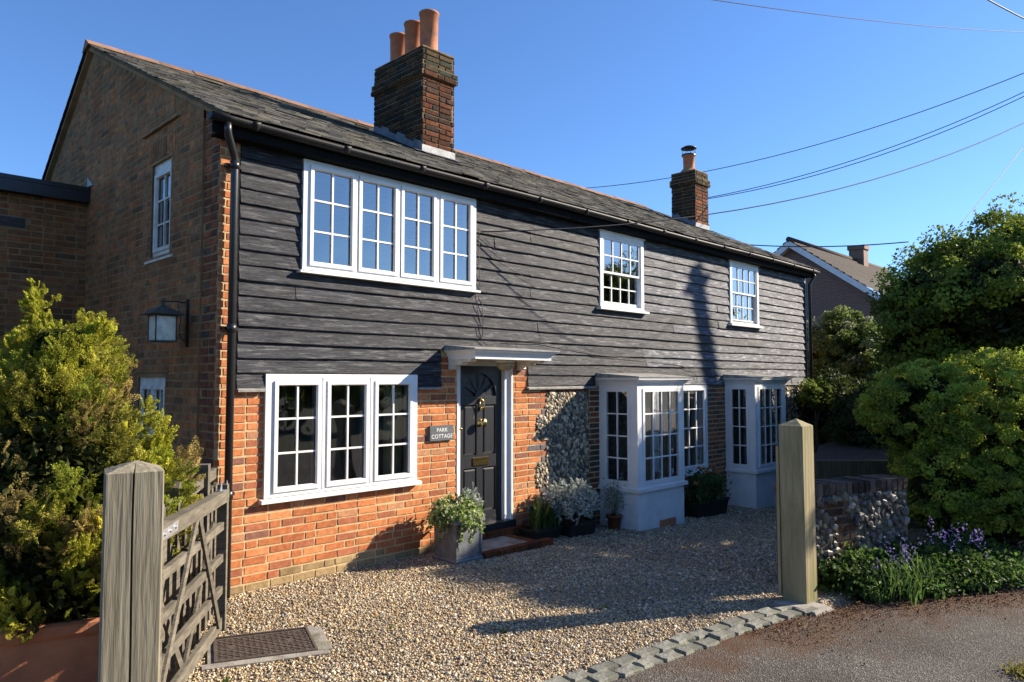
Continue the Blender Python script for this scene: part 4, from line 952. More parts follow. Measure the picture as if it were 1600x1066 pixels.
for z, a, rr_, br, colr in boughs:
    out = np.array([np.cos(a) * .9, np.sin(a) * .9, 1.0 + .5 * z]); out /= np.linalg.norm(out)
    c = np.array([PX + rr_ * np.cos(a), PY + rr_ * np.sin(a), .50 + z])
    m = 42
    for k_ in range(m):
        s_ = R_.uniform(-.9, 1.0); lat_r = br * .62 * (1 - s_) ** .6
        q = R_.normal(0, 1, 3); q -= out * q.dot(out); q /= np.linalg.norm(q)
        d = out * .9 + q * .7 * R_.uniform(.3, 1.2) + R_.normal(0, .15, 3); d /= np.linalg.norm(d)
        p0 = c + out * br * s_ + q * lat_r * R_.uniform(.1, 1); L_ = br * R_.uniform(.28, .55)
        upv = R_.normal(0, 1, 3); sidev = np.cross(d, upv); sidev /= np.linalg.norm(sidev); nv = np.cross(sidev, d)
        P = R_.normal(0, .03, SP.shape) * L_ + p0 + (SP[:, :1] * d + SP[:, 1:2] * sidev + SP[:, 2:3] * nv) * L_
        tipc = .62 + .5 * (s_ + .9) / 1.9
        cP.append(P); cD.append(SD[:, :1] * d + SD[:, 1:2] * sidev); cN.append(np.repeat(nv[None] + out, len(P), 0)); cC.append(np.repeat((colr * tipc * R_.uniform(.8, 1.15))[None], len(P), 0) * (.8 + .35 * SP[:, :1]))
cP = np.concatenate(cP); cD = np.concatenate(cD); cN = np.concatenate(cN); cC = np.concatenate(cC)
leaf_cards("foliage", cP, m_conif, con, .0125, None, 5, aspect=2.2, N=cN, dirs=cD, C0=cC, colvar=.2)
mb = MB(); limbs(mb, (PX, PY, .40), .05, [(PX + .34 * math.cos(a), PY + .34 * math.sin(a), .42 + h * .8) for a, h in ((0, .5), (1.2, .8), (2.4, .6), (3.6, .9), (4.8, .7))] + [(PX, PY, 1.75)], 3); mb.build("trunk", m_bark, con)
# solid inner foliage mass, leaf colour darkened to stand for shade inside the crown
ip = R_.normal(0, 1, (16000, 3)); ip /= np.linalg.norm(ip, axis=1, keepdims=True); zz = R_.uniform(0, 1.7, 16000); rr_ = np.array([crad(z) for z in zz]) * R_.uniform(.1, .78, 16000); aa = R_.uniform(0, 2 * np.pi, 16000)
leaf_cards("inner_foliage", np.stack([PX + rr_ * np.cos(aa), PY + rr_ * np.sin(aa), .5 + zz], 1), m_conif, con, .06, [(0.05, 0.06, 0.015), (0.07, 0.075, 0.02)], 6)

# ------------------------------------------------------------------ gate posts, gate, picket fence
def post(name, cx, cy, h, top, width, rot, mat, label, crack=False, group=None, lean=(0, 0)):
    t = thing(name, (cx, cy, 0), label, "gate post", group)
    hw = width / 2; c_, s_ = math.cos(rot), math.sin(rot)
    e = .006
    poly = [(-hw, -hw + e), (-hw + e, -hw)]
    if crack: poly += [(-.010, -hw), (-.004, -hw + .03), (0.002, -hw)]
    poly += [(hw - e, -hw), (hw, -hw + e), (hw, hw - e), (hw - e, hw), (-hw + e, hw), (-hw, hw - e)]
    rings = []; n = 14
    r = random.Random(4)
    for i in range(n + 1):
        z = -.3 + (h + .3) * i / n; w_ = 1 + .004 * math.sin(i * 1.7)
        dx = .004 * math.sin(z * 4); lx_, ly_ = lean[0] * z, lean[1] * z
        rings.append([(cx + lx_ + (p[0] * w_ + (dx * (1 if crack and abs(p[0]) < .02 else 0))) * c_ - p[1] * w_ * s_, cy + ly_ + p[0] * w_ * s_ + p[1] * w_ * c_, z + (.0 if i < n else r.uniform(-.002, .002))) for p in poly])
    mb = MB(); mb.ring(rings, cap=False, smooth=False)
    m = len(poly); k0 = len(mb.v) - m; mb.v.append((cx + lean[0] * top + .01, cy + lean[1] * top, top)); mb.c.append((1, 1, 1))
    for i in range(m): mb.f.append((k0 + i, k0 + (i + 1) % m, k0 + m)); mb.s.append(False)
    mb.build("post", mat, t); return t
post("gate_post", 1.34, 4.12, 1.425, 1.475, .27, R(-15), m_oldwood, "weathered grey split gate post at the left with the open gate hung on it", True)
p2 = post("gate_post", 6.27, 2.70, 1.50, 1.56, .215, R(-2), m_newwood, "pale greenish square gate post at the right end of the kerb beside the flint wall", lean=(-.012, 0))
mb = MB(); mb.box((6.150, 2.812, .05), (6.178, 2.838, 1.32), jit=.003); mb.build("gate_stop", m_newwood, p2)
H0 = Vector((1.40, 3.99, 0)); H1 = Vector((2.36, 5.32, 0)); gd = (H1 - H0).normalized(); GL = (H1 - H0).length; gn_ = Vector((gd.y, -gd.x, 0))   # gn_ towards the drive
def GT(p): q = H0 + gd * p[0] + gn_ * p[2]; return (q.x, q.y, p[1])
gate = thing("field_gate", tuple(H0), "open five bar timber gate hung from the weathered left gate post", "gate")
def rail(mb, s0, z0, s1, z1, h, w0, w1, col=None):
    """a bar in gate space between two points, height h measured square to it"""
    d = Vector((s1 - s0, z1 - z0)).normalized(); nx, nz = -d.y * h / 2, d.x * h / 2; n = 6; rings = []
    for i in range(n + 1):
        f_ = i / n; s_, z_ = s0 + (s1 - s0) * f_, z0 + (z1 - z0) * f_; b = rnd.uniform(-.002, .002)
        rings.append([(s_ - nx, z_ - nz + b, w0), (s_ + nx, z_ + nz + b, w0), (s_ + nx, z_ + nz + b, w1), (s_ - nx, z_ - nz + b, w1)])
    mb.ring(rings, smooth=False, col=col)
mb = MB(GT); rail(mb, .0, 1.09, GL, 1.045, .085, -.035, .035); mb.build("top_rail", m_rail, gate)
for z, h in ((.85, .056), (.62, .056), (.39, .056), (.15, .08)):
    mb = MB(GT); rail(mb, .0, z, GL, z - .015, h, -.016, .016, (rnd.uniform(.85, 1.1),) * 3); mb.build("rail", m_rail, gate)
for a, b in ((0, .08), (GL - .065, GL)):
    mb = MB(GT); mb.box((a, .08, -.034), (b, 1.13, .034), jit=.002); mb.build("stile", m_rail, gate)
for s0, z0, s1, z1, ww, c in ((.78, 1.04, .04, .18, .032, 1.15), (.82, 1.04, 1.44, .16, .032, .75), (.06, .86, .70, .14, -.032, .9), (1.42, .88, .74, .14, -.032, .9)):
    mb = MB(GT); rail(mb, s0, z0, s1, z1, .055, min(ww, ww * .5), max(ww, ww * .5), (c, c, c)); mb.build("brace", m_rail, gate)
mb = MB(GT); mb.box((.0, 1.06, .036), (.30, 1.115, .041)); 
for s_ in (.05, .15, .25): mb.tube([(s_, 1.087, .041), (s_, 1.087, .050)], .009, 8)
mb.build("hinge_strap", m_galv, gate)
mb = MB(GT); mb.box((GL - .16, 1.088, -.03), (GL - .02, 1.096, .03)); mb.add([(GL - .16, 1.09, .0), (GL - .10, 1.17, .0), (GL - .09, 1.09, .0), (GL - .16, 1.09, .004), (GL - .10, 1.17, .004), (GL - .09, 1.09, .004)], [(0, 1, 2), (3, 4, 5), (0, 1, 4, 3), (1, 2, 5, 4)])
mb.add([(GL - .07, 1.09, .02), (GL - .03, 1.16, .02), (GL - .0, 1.09, .02), (GL - .07, 1.09, .026), (GL - .03, 1.16, .026), (GL - .0, 1.09, .026)], [(0, 1, 2), (3, 4, 5), (0, 1, 4, 3), (1, 2, 5, 4)]); mb.build("latch", m_galv, gate)
fen = thing("picket_fence", (1.75, 4.75, 0), "short grey timber picket fence behind the open gate", "fence")
F0v = Vector((1.52, 4.35, 0)); F1v = Vector((2.62, 6.10, 0)); fd = (F1v - F0v).normalized(); fn = Vector((fd.y, -fd.x, 0)); FL = (F1v - F0v).length
def FT2(p): q = F0v + fd * p[0] + fn * p[2]; return (q.x, q.y, p[1])
def picket(nm, s, wd, h, w0, w1, peak=True):
    mb = MB(FT2); a, b = s - wd / 2, s + wd / 2; k_ = wd * .45 if peak else 0
    mb.prism_ = None
    poly = [(a, -.05), (b, -.05), (b, h - k_), (s, h), (a, h - k_)] if peak else [(a, -.05), (b, -.05), (b, h), (a, h)]
    n = len(poly); vs = [(p[0], p[1], w0) for p in poly] + [(p[0], p[1], w1) for p in poly]
    mb.add(vs, [tuple(range(n)), tuple(range(n, 2 * n))] + [(i, (i + 1) % n, n + (i + 1) % n, n + i) for i in range(n)], (rnd.uniform(.8, 1.05),) * 3); mb.build(nm, m_rail, fen)
picket("fence_post", .47, .10, 1.27, -.05, .05); picket("fence_post", 1.50, .10, 1.25, -.05, .05, False)
for z in (1.12, .62, .25): mb = MB(FT2); rail(mb, .0, z, FL - .05, z, .085, -.015, .02); mb.build("fence_rail", m_rail, fen)
for s_ in (.14, .30, .72, .92, 1.12, 1.30, 1.72, 1.90): picket("picket", s_, .075, 1.06, .022, .042)

# ------------------------------------------------------------------ manhole cover, setts, step
man = thing("manhole_cover", (2.45, 4.9, 0), "rusty rectangular iron inspection cover in a concrete surround in the gravel", "manhole cover")
A = [Vector(v) for v in ((2.11, 4.86, 0), (2.72, 4.58, 0), (2.90, 5.05, 0), (2.30, 5.32, 0))]
def BT(p):   # bilinear u,v in 0..1
    q = A[0].lerp(A[1], p[0]).lerp(A[3].lerp(A[2], p[0]), p[1]); return (q.x, q.y, p[2])
mb = MB(BT); o = .10
mb.box((-o * 1.1, -o * 1.6, -.05), (1 + o, 0, .018), jit=.003); mb.box((-o * .3, 1, -.05), (1 + o * .6, 1 + o * .8, .016), jit=.003); mb.box((-o * .6, 0, -.05), (0, 1, .017)); mb.box((1, 0, -.05), (1 + o * 1.5, 1, .017), jit=.003); mb.build("surround", m_concrete, man)
mb = MB(BT); mb.box((0.004, .004, -.02), (.996, .996, .016))
mb.box((.0, .0, .016), (1, .03, .028)); mb.box((.0, .97, .016), (1, 1, .028)); mb.box((.0, .03, .016), (.025, .97, .028)); mb.box((.975, .03, .016), (1, .97, .028))
for i in range(16):
    for j in range(12):
        u, v = .055 + i * .0585, .07 + j * .073
        if (i in (2, 12)) and j in (6, 7): continue
        if (i + j) % 2: mb.box((u, v, .016), (u + .045, v + .022, .025), (1.2, 1.15, 1.1))
        else: mb.box((u + .01, v - .012, .016), (u + .028, v + .042, .025), (1.2, 1.15, 1.1))
mb.build("iron_plate", m_iron, man)
# kerb setts
def kerb_pt(row_off, t):     # along kerb by x
    return t
protos = []; rk = random.Random(12); setts = []
def sett_mesh(k_):
    L_, W_, = .188, .108; mb = MB(); r = random.Random(k_); pts = []
    def P(x, y, z): return (x + r.uniform(-.009, .009), y + r.uniform(-.009, .009), z + r.uniform(-.006, .006))
    bot = [P(-L_ / 2, -W_ / 2, -.08), P(L_ / 2, -W_ / 2, -.08), P(L_ / 2, W_ / 2, -.08), P(-L_ / 2, W_ / 2, -.08)]
    mid_ = [P(-L_ / 2, -W_ / 2, .006), P(0, -W_ / 2, .006), P(L_ / 2, -W_ / 2, .006), P(L_ / 2, 0, .006), P(L_ / 2, W_ / 2, .006), P(0, W_ / 2, .006), P(-L_ / 2, W_ / 2, .006), P(-L_ / 2, 0, .006)]
    k2 = .92; top = [(x * k2, y * k2, .016 + r.uniform(-.005, .005)) for x, y, z in mid_]
    c = r.uniform(.8, 1.2)
    vs = bot + mid_ + top + [(0, 0, .018)]
    fs = [(0, 1, 6, 5, 4), (1, 2, 8, 7, 6), (2, 3, 10, 9, 8), (3, 0, 4, 11, 10)] + [(4 + i, 4 + (i + 1) % 8, 12 + (i + 1) % 8, 12 + i) for i in range(8)] + [(12 + i, 12 + (i + 1) % 8, 20) for i in range(8)]
    mb.add(vs, fs, (c, c, c)); return mb
for k_ in range(6):
    ob = sett_mesh(k_).build("kerb_sett", m_granite); protos.append(ob)
cnt = 0
for row, off in ((0, -.055), (1, -.185)):
    x = 1.75 + row * .09
    while x < 5.95:
        y = ey(KERB, x) + off; x2 = x + .205; y2 = ey(KERB, x2) + off; a = math.atan2(y2 - y, x2 - x)
        o = protos[cnt % 6] if cnt < 6 else protos[cnt % 6].copy()
        if cnt >= 6: col.objects.link(o)
        o.location = ((x + x2) / 2, (y + y2) / 2 + rk.uniform(-.012, .012), rk.uniform(-.016, .0)); o.rotation_euler = (rk.uniform(-.04, .04), rk.uniform(-.04, .04), a + rk.uniform(-.06, .06)); s_ = rk.uniform(.92, 1.03); o.scale = (s_, rk.uniform(.95, 1.08), 1)
        tag(o, "", "kerb stone", "granite setts edging the gravel drive on its gravel side" if row == 0 else "granite setts edging the gravel drive on its road side")
        setts.append((row, o)); cnt += 1; x = x2
ORD = "first second third fourth fifth sixth seventh eighth ninth tenth eleventh twelfth thirteenth fourteenth fifteenth sixteenth seventeenth eighteenth nineteenth twentieth twenty-first twenty-second twenty-third twenty-fourth".split()
for row in (0, 1):
    for i, o in enumerate(reversed([q for r_, q in setts if r_ == row])):
        o['label'] = "grey granite sett, %s from the right gate post in the %s kerb row" % (ORD[i], ("gravel side", "road side")[row])
mb = MB(); mb.add([(5.98, 2.44, -.03), (6.25, 2.40, -.03), (6.35, 2.80, -.03), (6.02, 2.84, -.03), (5.99, 2.46, .012), (6.23, 2.42, .010), (6.33, 2.78, .012), (6.04, 2.82, .016)], [(4, 5, 6, 7), (0, 1, 5, 4), (1, 2, 6, 5), (2, 3, 7, 6), (3, 0, 4, 7)])
tag(mb.build("paving_slab", m_concrete), "flat grey concrete slab at the foot of the right gate post", "paving slab")
mb = MB(); mb.add([(-3, 3.6, -.2), (6.6, 2.30, -.2), (6.6, 2.60, -.2), (-3, 4.1, -.2), (-3, 3.62, -.03), (6.1, 2.45, -.03), (6.1, 2.75, -.03), (-3, 4.12, -.03)], [(4, 5, 6, 7)]); tag(mb.build("kerb_bedding", m_soil), kind="structure")
stp = thing("doorstep", (5.9, 6.0, 0), "low brick edged doorstep in front of the black door", "step")
mb = MB(); r5 = random.Random(9)
x = 5.34
while x < 6.22: mb.box((x, 5.66, -.12), (x + .205, 5.76, .055), tuple(.27 * q for q in pick(PAL, r5)), jit=.004); x += .218
for y in (5.775, 5.99): mb.box((6.13, y, -.12), (6.23, y + .2, .052), tuple(.27 * q for q in pick(PAL, r5)), jit=.004)
x = 5.45
while x < 6.36: mb.box((x, 6.20, .03), (x + .205, 6.29, .118), tuple(.25 * q for q in pick(PAL, r5)), jit=.003); x += .218
mb.build("brick_edging", m_brick, stp)
mb = MB(); mb.box((5.36, 5.765, -.12), (6.125, 6.28, .045)); mb.build("paving", m_concrete, stp)

# ------------------------------------------------------------------ pots and plants by the door
lp = thing("lead_planter", (5.14, 5.88, 0), "square lead grey planter of trailing variegated ivy beside the door", "planter")
def sqring(cx, cy, h, z): return [(cx - h, cy - h, z), (cx + h, cy - h, z), (cx + h, cy + h, z), (cx - h, cy + h, z)]
mb = MB(); cx_, cy_ = 5.145, 5.885
mb.ring([sqring(cx_, cy_, h, z) for h, z in ((.195, -.01), (.195, .03), (.18, .04), (.18, .055), (.172, .06), (.182, .39), (.195, .395), (.205, .405), (.205, .44), (.185, .44), (.18, .38))], cap=False, smooth=False)
for sx in (-1, 1): mb.box((cx_ + sx * .17 - .012, cy_ - .186, .07), (cx_ + sx * .17 + .012, cy_ - .176, .38))
mb.build("pot", m_lead, lp, label="square planter with moulded rim"); mb = MB(); mb.add(sqring(cx_, cy_, .182, .39), [(0, 1, 2, 3)]); mb.build("soil", m_soil, lp)
ivy = thing("ivy_plant", (cx_, cy_, .39), "variegated cream and green trailing ivy spilling from the square planter", "plant")
Ri = np.random.default_rng(31)
P = []
for i in range(75):
    a = Ri.uniform(0, 2 * np.pi); rr_ = .27 * Ri.uniform(.2, 1) ** .5; c = np.array([cx_ - .03 + rr_ * np.cos(a), cy_ + rr_ * np.sin(a) * .85, .50 + .13 * (1 - (rr_ / .27) ** 2) - (rr_ / .27) ** 3 * .10]); P.append(c + Ri.normal(0, .035, (34, 3)))
for i in range(9):
    a = Ri.uniform(3.2, 6.0); x0, y0 = cx_ + .20 * np.cos(a), cy_ + .2 * np.sin(a); L_ = Ri.uniform(.1, .28)
    t = Ri.uniform(0, 1, 26)[:, None]; P.append(np.array([[x0, y0, .46]]) + np.array([[.06 * np.cos(a), .06 * np.sin(a), 0]]) * np.sqrt(t) + np.array([[0, 0, -L_]]) * t + Ri.normal(0, .012, (26, 3)))
P = np.concatenate(P); leaf_cards("leaves", P, m_leaf, ivy, .042, [(0.30, 0.38, 0.10), (0.48, 0.52, 0.26), (0.16, 0.26, 0.05), (0.10, 0.18, 0.04), (0.55, 0.56, 0.36)], 8, aspect=1.25, N=np.repeat([[0, -.3, .8]], len(P), 0))
def silver(name, cx, cy, z, h, rad, n, seed, label, pal=None, arms=12):
    t = thing(name, (cx, cy, z), label, "plant"); Rs = np.random.default_rng(seed); P = []; D = []; mb = MB()
    for i in range(n):
        a = Rs.uniform(0, 2 * np.pi); e = Rs.uniform(.2, 1.0); b = np.array([cx, cy, z]) + np.array([np.cos(a), np.sin(a), 0]) * rad * .25
        tip = np.array([cx + np.cos(a) * rad * (1.05 - e * .75), cy + np.sin(a) * rad * (1.05 - e * .75), z + h * (.35 + .65 * e)])
        m_ = b * .5 + tip * .5 + np.array([0, 0, h * .08]); mb.tube([tuple(b), tuple(m_), tuple(tip)], [.006, .005, .002], 5)
        for k_ in range(arms):
            f_ = .35 + .65 * k_ / arms; p = b * (1 - f_) + tip * f_; dd = Rs.normal(0, 1, 3) * .8 + (tip - b) / np.linalg.norm(tip - b) * .6; dd /= np.linalg.norm(dd)
            L_ = .085 * (1.1 - f_ * .5)
            for q in (.25, .55, .85, 1.1): P.append(p + dd * L_ * q); D.append(dd)
            sd_ = np.cross(dd, [0, 0, 1.]); 
            for q in (.5, .8):
                for s2 in (-1, 1): P.append(p + dd * L_ * q + sd_ * s2 * .016); D.append(dd + sd_ * s2)
    leaf_cards("leaves", np.array(P), m_leafs, t, .036, pal or [(0.46, 0.50, 0.44), (0.38, 0.43, 0.37), (0.56, 0.58, 0.52)], seed + 1, aspect=2.2, dirs=np.array(D)); mb.build("stems", m_leafs if False else m_bark, t); return t
silver("silver_ragwort", 5.30, 5.86, .40, .34, .15, 12, 51, "pale silver leaved plant standing up at the door side of the square planter")
def tub(name, x0, x1, y0, y1, z0, z1, label, mat=m_plastic):
    t = thing(name, ((x0 + x1) / 2, (y0 + y1) / 2, z0), label, "planter"); mb = MB(); a = .03
    R1 = lambda i, z: [(x0 + i, y0 + i, z), (x1 - i, y0 + i, z), (x1 - i, y1 - i, z), (x0 + i, y1 - i, z)]
    mb.ring([R1(.04, z0), R1(0.01, z1 - .03), R1(-.008, z1 - .03), R1(-.008, z1), R1(.015, z1), R1(.02, z1 - .05)], cap=False, smooth=False); mb.build("trough", mat, t)
    mb = MB(); mb.add(R1(.015, z1 - .03), [(0, 1, 2, 3)]); mb.build("soil", m_soil, t); return t
tub("plant_trough", 6.40, 6.90, 5.92, 6.18, -.05, .10, "long black trough of green and tulip leaves right of the door")
tub("plant_trough", 6.95, 7.50, 5.84, 6.14, -.08, .10, "black trough holding the silver felted plant in front of the flint wall")
silver("lambs_ear", 7.05, 5.93, .10, .56, .46, 90, 61, "large silver felted leafy plant in front of the flint wall", arms=14)
def blades(name, cx, cy, z, rx, ry, h, n, seed, label, pal, wd=.028, parent_thing=None):
    t = parent_thing or thing(name, (cx, cy, z), label, "plant"); Rb = np.random.default_rng(seed); V = []; F = []; C = []; pal = np.array(pal)
    for i in range(n):
        b = np.array([cx + Rb.uniform(-rx, rx), cy + Rb.uniform(-ry, ry), z]); a = Rb.uniform(0, 2 * np.pi); hh = h * Rb.uniform(.5, 1); out = np.array([np.cos(a), np.sin(a), 0]); sd_ = np.array([-np.sin(a), np.cos(a), 0]); c = pal[Rb.integers(0, len(pal))] * Rb.uniform(.8, 1.2)
        sp_ = Rb.uniform(.1, .6) * hh; k0 = len(V); w_ = wd * Rb.uniform(.7, 1.2)
        for j, (f_, ww) in enumerate(((0, .5), (.35, 1), (.7, .8), (1, .05))):
            p = b + out * sp_ * f_ ** 2 + np.array([0, 0, hh * (f_ - .25 * f_ ** 3 * (sp_ / hh))]); V += [p - sd_ * w_ * ww / 2, p + sd_ * w_ * ww / 2]; C += [c, c]
        for j in range(3): F.append((k0 + 2 * j, k0 + 2 * j + 1, k0 + 2 * j + 3, k0 + 2 * j + 2))
    npmesh("leaves", np.array(V), np.array(F), np.clip(np.array(C), 0, 1), m_leaf, t); return t
GRN = [(0.07, 0.13, 0.03), (0.10, 0.17, 0.05), (0.05, 0.09, 0.025), (0.14, 0.20, 0.06)]
blades("tulip_leaves", 6.66, 6.03, .08, .24, .1, .46, 75, 71, "broad green upright tulip leaves in the long black trough", GRN, .05)
blades("flag_iris", 7.40, 6.16, -.05, .40, .06, .62, 80, 72, "tall narrow green leaves at the foot of the flint wall", GRN, .022)
Rp = np.random.default_rng(9); P = Rp.normal(0, 1, (500, 3)) * [.10, .07, .12] + [7.98, 5.95, .30]
wp = thing("small_shrub", (7.98, 5.95, 0), "wispy grey green shrub in a small clay pot against the first bay", "plant"); leaf_cards("leaves", P, m_leafs, wp, .035, [(.2, .25, .15), (.3, .33, .25)], 4)
mb = MB(); r6 = random.Random(2)
for i in range(7): e = (7.98 + r6.uniform(-.15, .15), 5.95 + r6.uniform(-.1, .1), .3 + r6.uniform(-.05, .22)); mb.tube([(7.98, 5.95, .02), (7.98 * .5 + e[0] * .5 + .02, 5.95, .2), e], [.005, .004, .002], 5)
mb.build("stems", m_bark, wp)
cp = thing("clay_pot", (7.97, 5.95, -.1), "small round terracotta pot at the corner of the first bay", "plant pot"); mb = MB(); mb.lathe([(.07, -.12), (.095, .05), (.11, .05), (.11, .085), (.09, .085), (.085, .05), (0.001, .05)], (7.98, 5.95, 0), 20, cap=False, col=(.35, .3, .3)); mb.build("pot", m_terra, cp)
tub("patio_tub", 9.78, 10.72, 5.72, 6.05, -.22, .03, "dark tub of orange flowers between the two bays")
ft = blades("peony_flowers", 10.25, 5.88, .0, .38, .14, .5, 150, 73, "orange pink double flowers over dark leaves in the tub between the bays", [(0.05, 0.09, 0.03), (0.07, 0.12, 0.04), (0.10, 0.14, 0.05)], .04)
P = Rp.normal(0, 1, (900, 3)) * [.22, .1, .12] + [10.25, 5.88, .22]; leaf_cards("leaves", P, m_leaf, ft, .07, GRN, 14)
for i, (dx, dy, z) in enumerate(((-.26, -.05, .52), (-.12, -.1, .46), (.12, -.08, .53), (.2, -.1, .42), (-.42, -.08, .30), (.05, .05, .47))):
    mb = MB(); c = Vector((10.25 + dx, 5.88 + dy, z)); r7 = random.Random(i)
    for k_ in range(16):
        a = k_ * 2.4; e = .2 + .8 * (k_ / 16); d = Vector((math.cos(a) * e, math.sin(a) * e, 1.1 - e)).normalized(); s_ = Vector((-math.sin(a), math.cos(a), 0)); R0 = .05
        mb.add([tuple(c), tuple(c + d * R0 * .7 - s_ * .022), tuple(c + d * R0 * 1.15), tuple(c + d * R0 * .7 + s_ * .022)], [(0, 1, 2, 3)], (.62 * r7.uniform(.8, 1.1), .26 * r7.uniform(.8, 1.3), .13))
    mb.tube([tuple(c - Vector((0, 0, .01))), (c.x * .7 + 10.25 * .3, c.y, z - .25)], .004, 5, col=(.08, .14, .04)); mb.build("flower", m_petal, ft)

# ------------------------------------------------------------------ flint garden wall, raised bed
fw = thing("flint_wall", (7.2, 2.6, 0), "low flint and brick garden wall with a brick coping behind the right gate post", "wall")
A0 = Vector((6.56, 2.82, 0)); A1 = Vector((7.90, 2.31, 0)); A2 = Vector((11.2, 1.6, 0)); 
def seg_wall(P0, P1, z1, zg, seed, nfl):
    d = (P1 - P0); Ls = d.length; d.normalize(); n_ = Vector((d.y, -d.x, 0))
    T = lambda p: tuple(P0 + d * p[0] + n_ * p[2] + Vector((0, 0, p[1])))
    mb = MB(T); mb.box((0, zg, -.28), (Ls, z1 - .11, 0), (.55, .5, .45)); mb.build("core", m_flintmortar, fw)  # mortar tinted dark to carry the dappled shade
    T2 = lambda u, z, w_: np.array(P0)[None, None] + np.array(d)[None, None] * u[..., None] + np.array(n_)[None, None] * w_[..., None] + np.array([0, 0, 1.])[None, None] * z[..., None]
    bp_ = lambda u, z: not ((.28 < u < .62 and z > .62 and z < .78) or (.45 < u < .72 and z < .62) or (u < .12 and z < .6))
    flints("flints", poisson(.02, Ls - .02, .0, z1 - .13, .055, nfl, bp_ if nfl > 1500 else None), None, T2, .040, seed, fw, 0.0, pal=[(0.22, 0.195, 0.15), (0.16, 0.145, 0.115), (0.11, 0.10, 0.085), (0.32, 0.29, 0.24), (0.065, 0.063, 0.06)])  # flint palette darkened, dappled shade on this wall put into the colour
    mb = MB(T); r8 = random.Random(seed)
    if nfl > 1500:
        PW = [(tuple(q * .75 for q in c), k_) for c, k_ in PAL_D]; bricks(mb, .28, .62, .63, .77, [], PW, seed=3, bond='mixed'); bricks(mb, .45, .72, .02, .62, [], PW, seed=4, bond='flemish'); bricks(mb, 0, .12, 0, .6, [], PW, seed=5, bond='flemish')
    u = 0
    while u < Ls - .03:
        c_ = pick(PAL_D, r8); c = (c_[0] * .62, c_[0] * .46, c_[0] * .36); t = r8.uniform(-.006, .006); mb.box((u, z1 - .105, -.30), (u + .064, z1 + t, .018 + t), c, jit=.004); u += .076
    mb.build("brick_coping", m_brick_old, fw)
seg_wall(A0, A1, .93, -.3, 5, 5000)
rb_ = thing("raised_bed", (10, 3.5, 0), "dark mossy sleeper edged raised bed behind the flint wall", "raised bed")
d = Vector((.84, -.87, 0)).normalized(); n_ = Vector((d.y, -d.x, 0)); P0 = Vector((9.66, 3.90, 0)); TT = lambda p: tuple(P0 + d * p[0] + n_ * p[2] + Vector((0, 0, p[1])))
for k_ in range(3): mb = MB(TT); mb.box((0 + .1 * (k_ % 2), -.3 + .38 * k_, -.2), (3.0 + .1 * k_, .07 + .38 * k_ , 0), (.35, .35, .3), jit=.006); mb.build("sleeper", m_oldwood, rb_)
mb = MB(); q = [TT((0, .78, -.2)), TT((3.0, .78, -.2)), (18, 3.5, .78), (16, 5.6, .78), (12.5, 5.0, .78)]
mb.add([tuple(x) for x in q], [(0, 1, 2, 3, 4)])
mb.add([tuple(TT((0, -.4, -.2))), tuple(TT((0, .78, -.2))), (12.5, 5.0, .78), (12.5, 5.0, -.6)], [(0, 1, 2, 3)]); mb.add([(12.5, 5.0, -.6), (12.5, 5.0, .78), (16, 5.6, .78), (16, 5.6, -.6)], [(0, 1, 2, 3)])
mb.build("bed_soil", m_soil, rb_)

# ------------------------------------------------------------------ shrubs and trees
def P_at(u, fw_, z=0):
    lat = (u - 800) / 1133 * fw_; return (.7116 * fw_ + .7025 * lat, .7025 * fw_ - .7116 * lat, z)
# clipped bush
def EL(u, fw_, z, rl, rf, rz, wt): x, y, _ = P_at(u, fw_); return (x, y, z, rl, rf, rz, wt)
bush = thing("clipped_bush", P_at(1530, 8.5), "large rounded bright green bush beside the road in front of the tree", "bush")
eb = [EL(1565, 8.75, 1.12, 1.42, 1.15, 1.10, 4.5), EL(1440, 8.6, 1.52, .70, .65, .58, 1.5), EL(1660, 9.0, 1.2, 1.35, 1.1, 1.05, 3), EL(1555, 8.1, .55, .85, .6, .65, 1.8), EL(1655, 8.3, .6, .9, .7, .7, 1.8), EL(1470, 8.0, .62, .42, .42, .62, 1.1)]
P, Nn, K = blob_points(eb, 2300, 95, .095, 101, shell=.93, down=.06)
pb = [(0.30, 0.37, 0.045), (0.24, 0.30, 0.04), (0.40, 0.44, 0.06), (0.16, 0.21, 0.03)]
leaf_cards("crown", P, m_leaf, bush, .034, None, 9, aspect=1.5, N=Nn, C0=clumpcol(K, pb, 5, .2))
Pi = inner_points(eb, 2600, 1); leaf_cards("inner_leaves", Pi, m_leaf, bush, .10, [(0.04, 0.06, 0.015), (0.03, 0.04, 0.012)], 10)  # inner leaves coloured near black, shade of the bush's depth put into colour
mb = MB(); limbs(mb, P_at(1520, 8.5, -.1), .05, [P_at(u, f_, z) for u, f_, z in ((1430, 8.4, 1.5), (1480, 8.5, 1.7), (1540, 8.8, 1.7), (1600, 8.6, 1.6), (1460, 8.2, 1.0), (1660, 9, 1.6), (1500, 8.1, 1.2))], 6); mb.build("trunk", m_bark, bush)
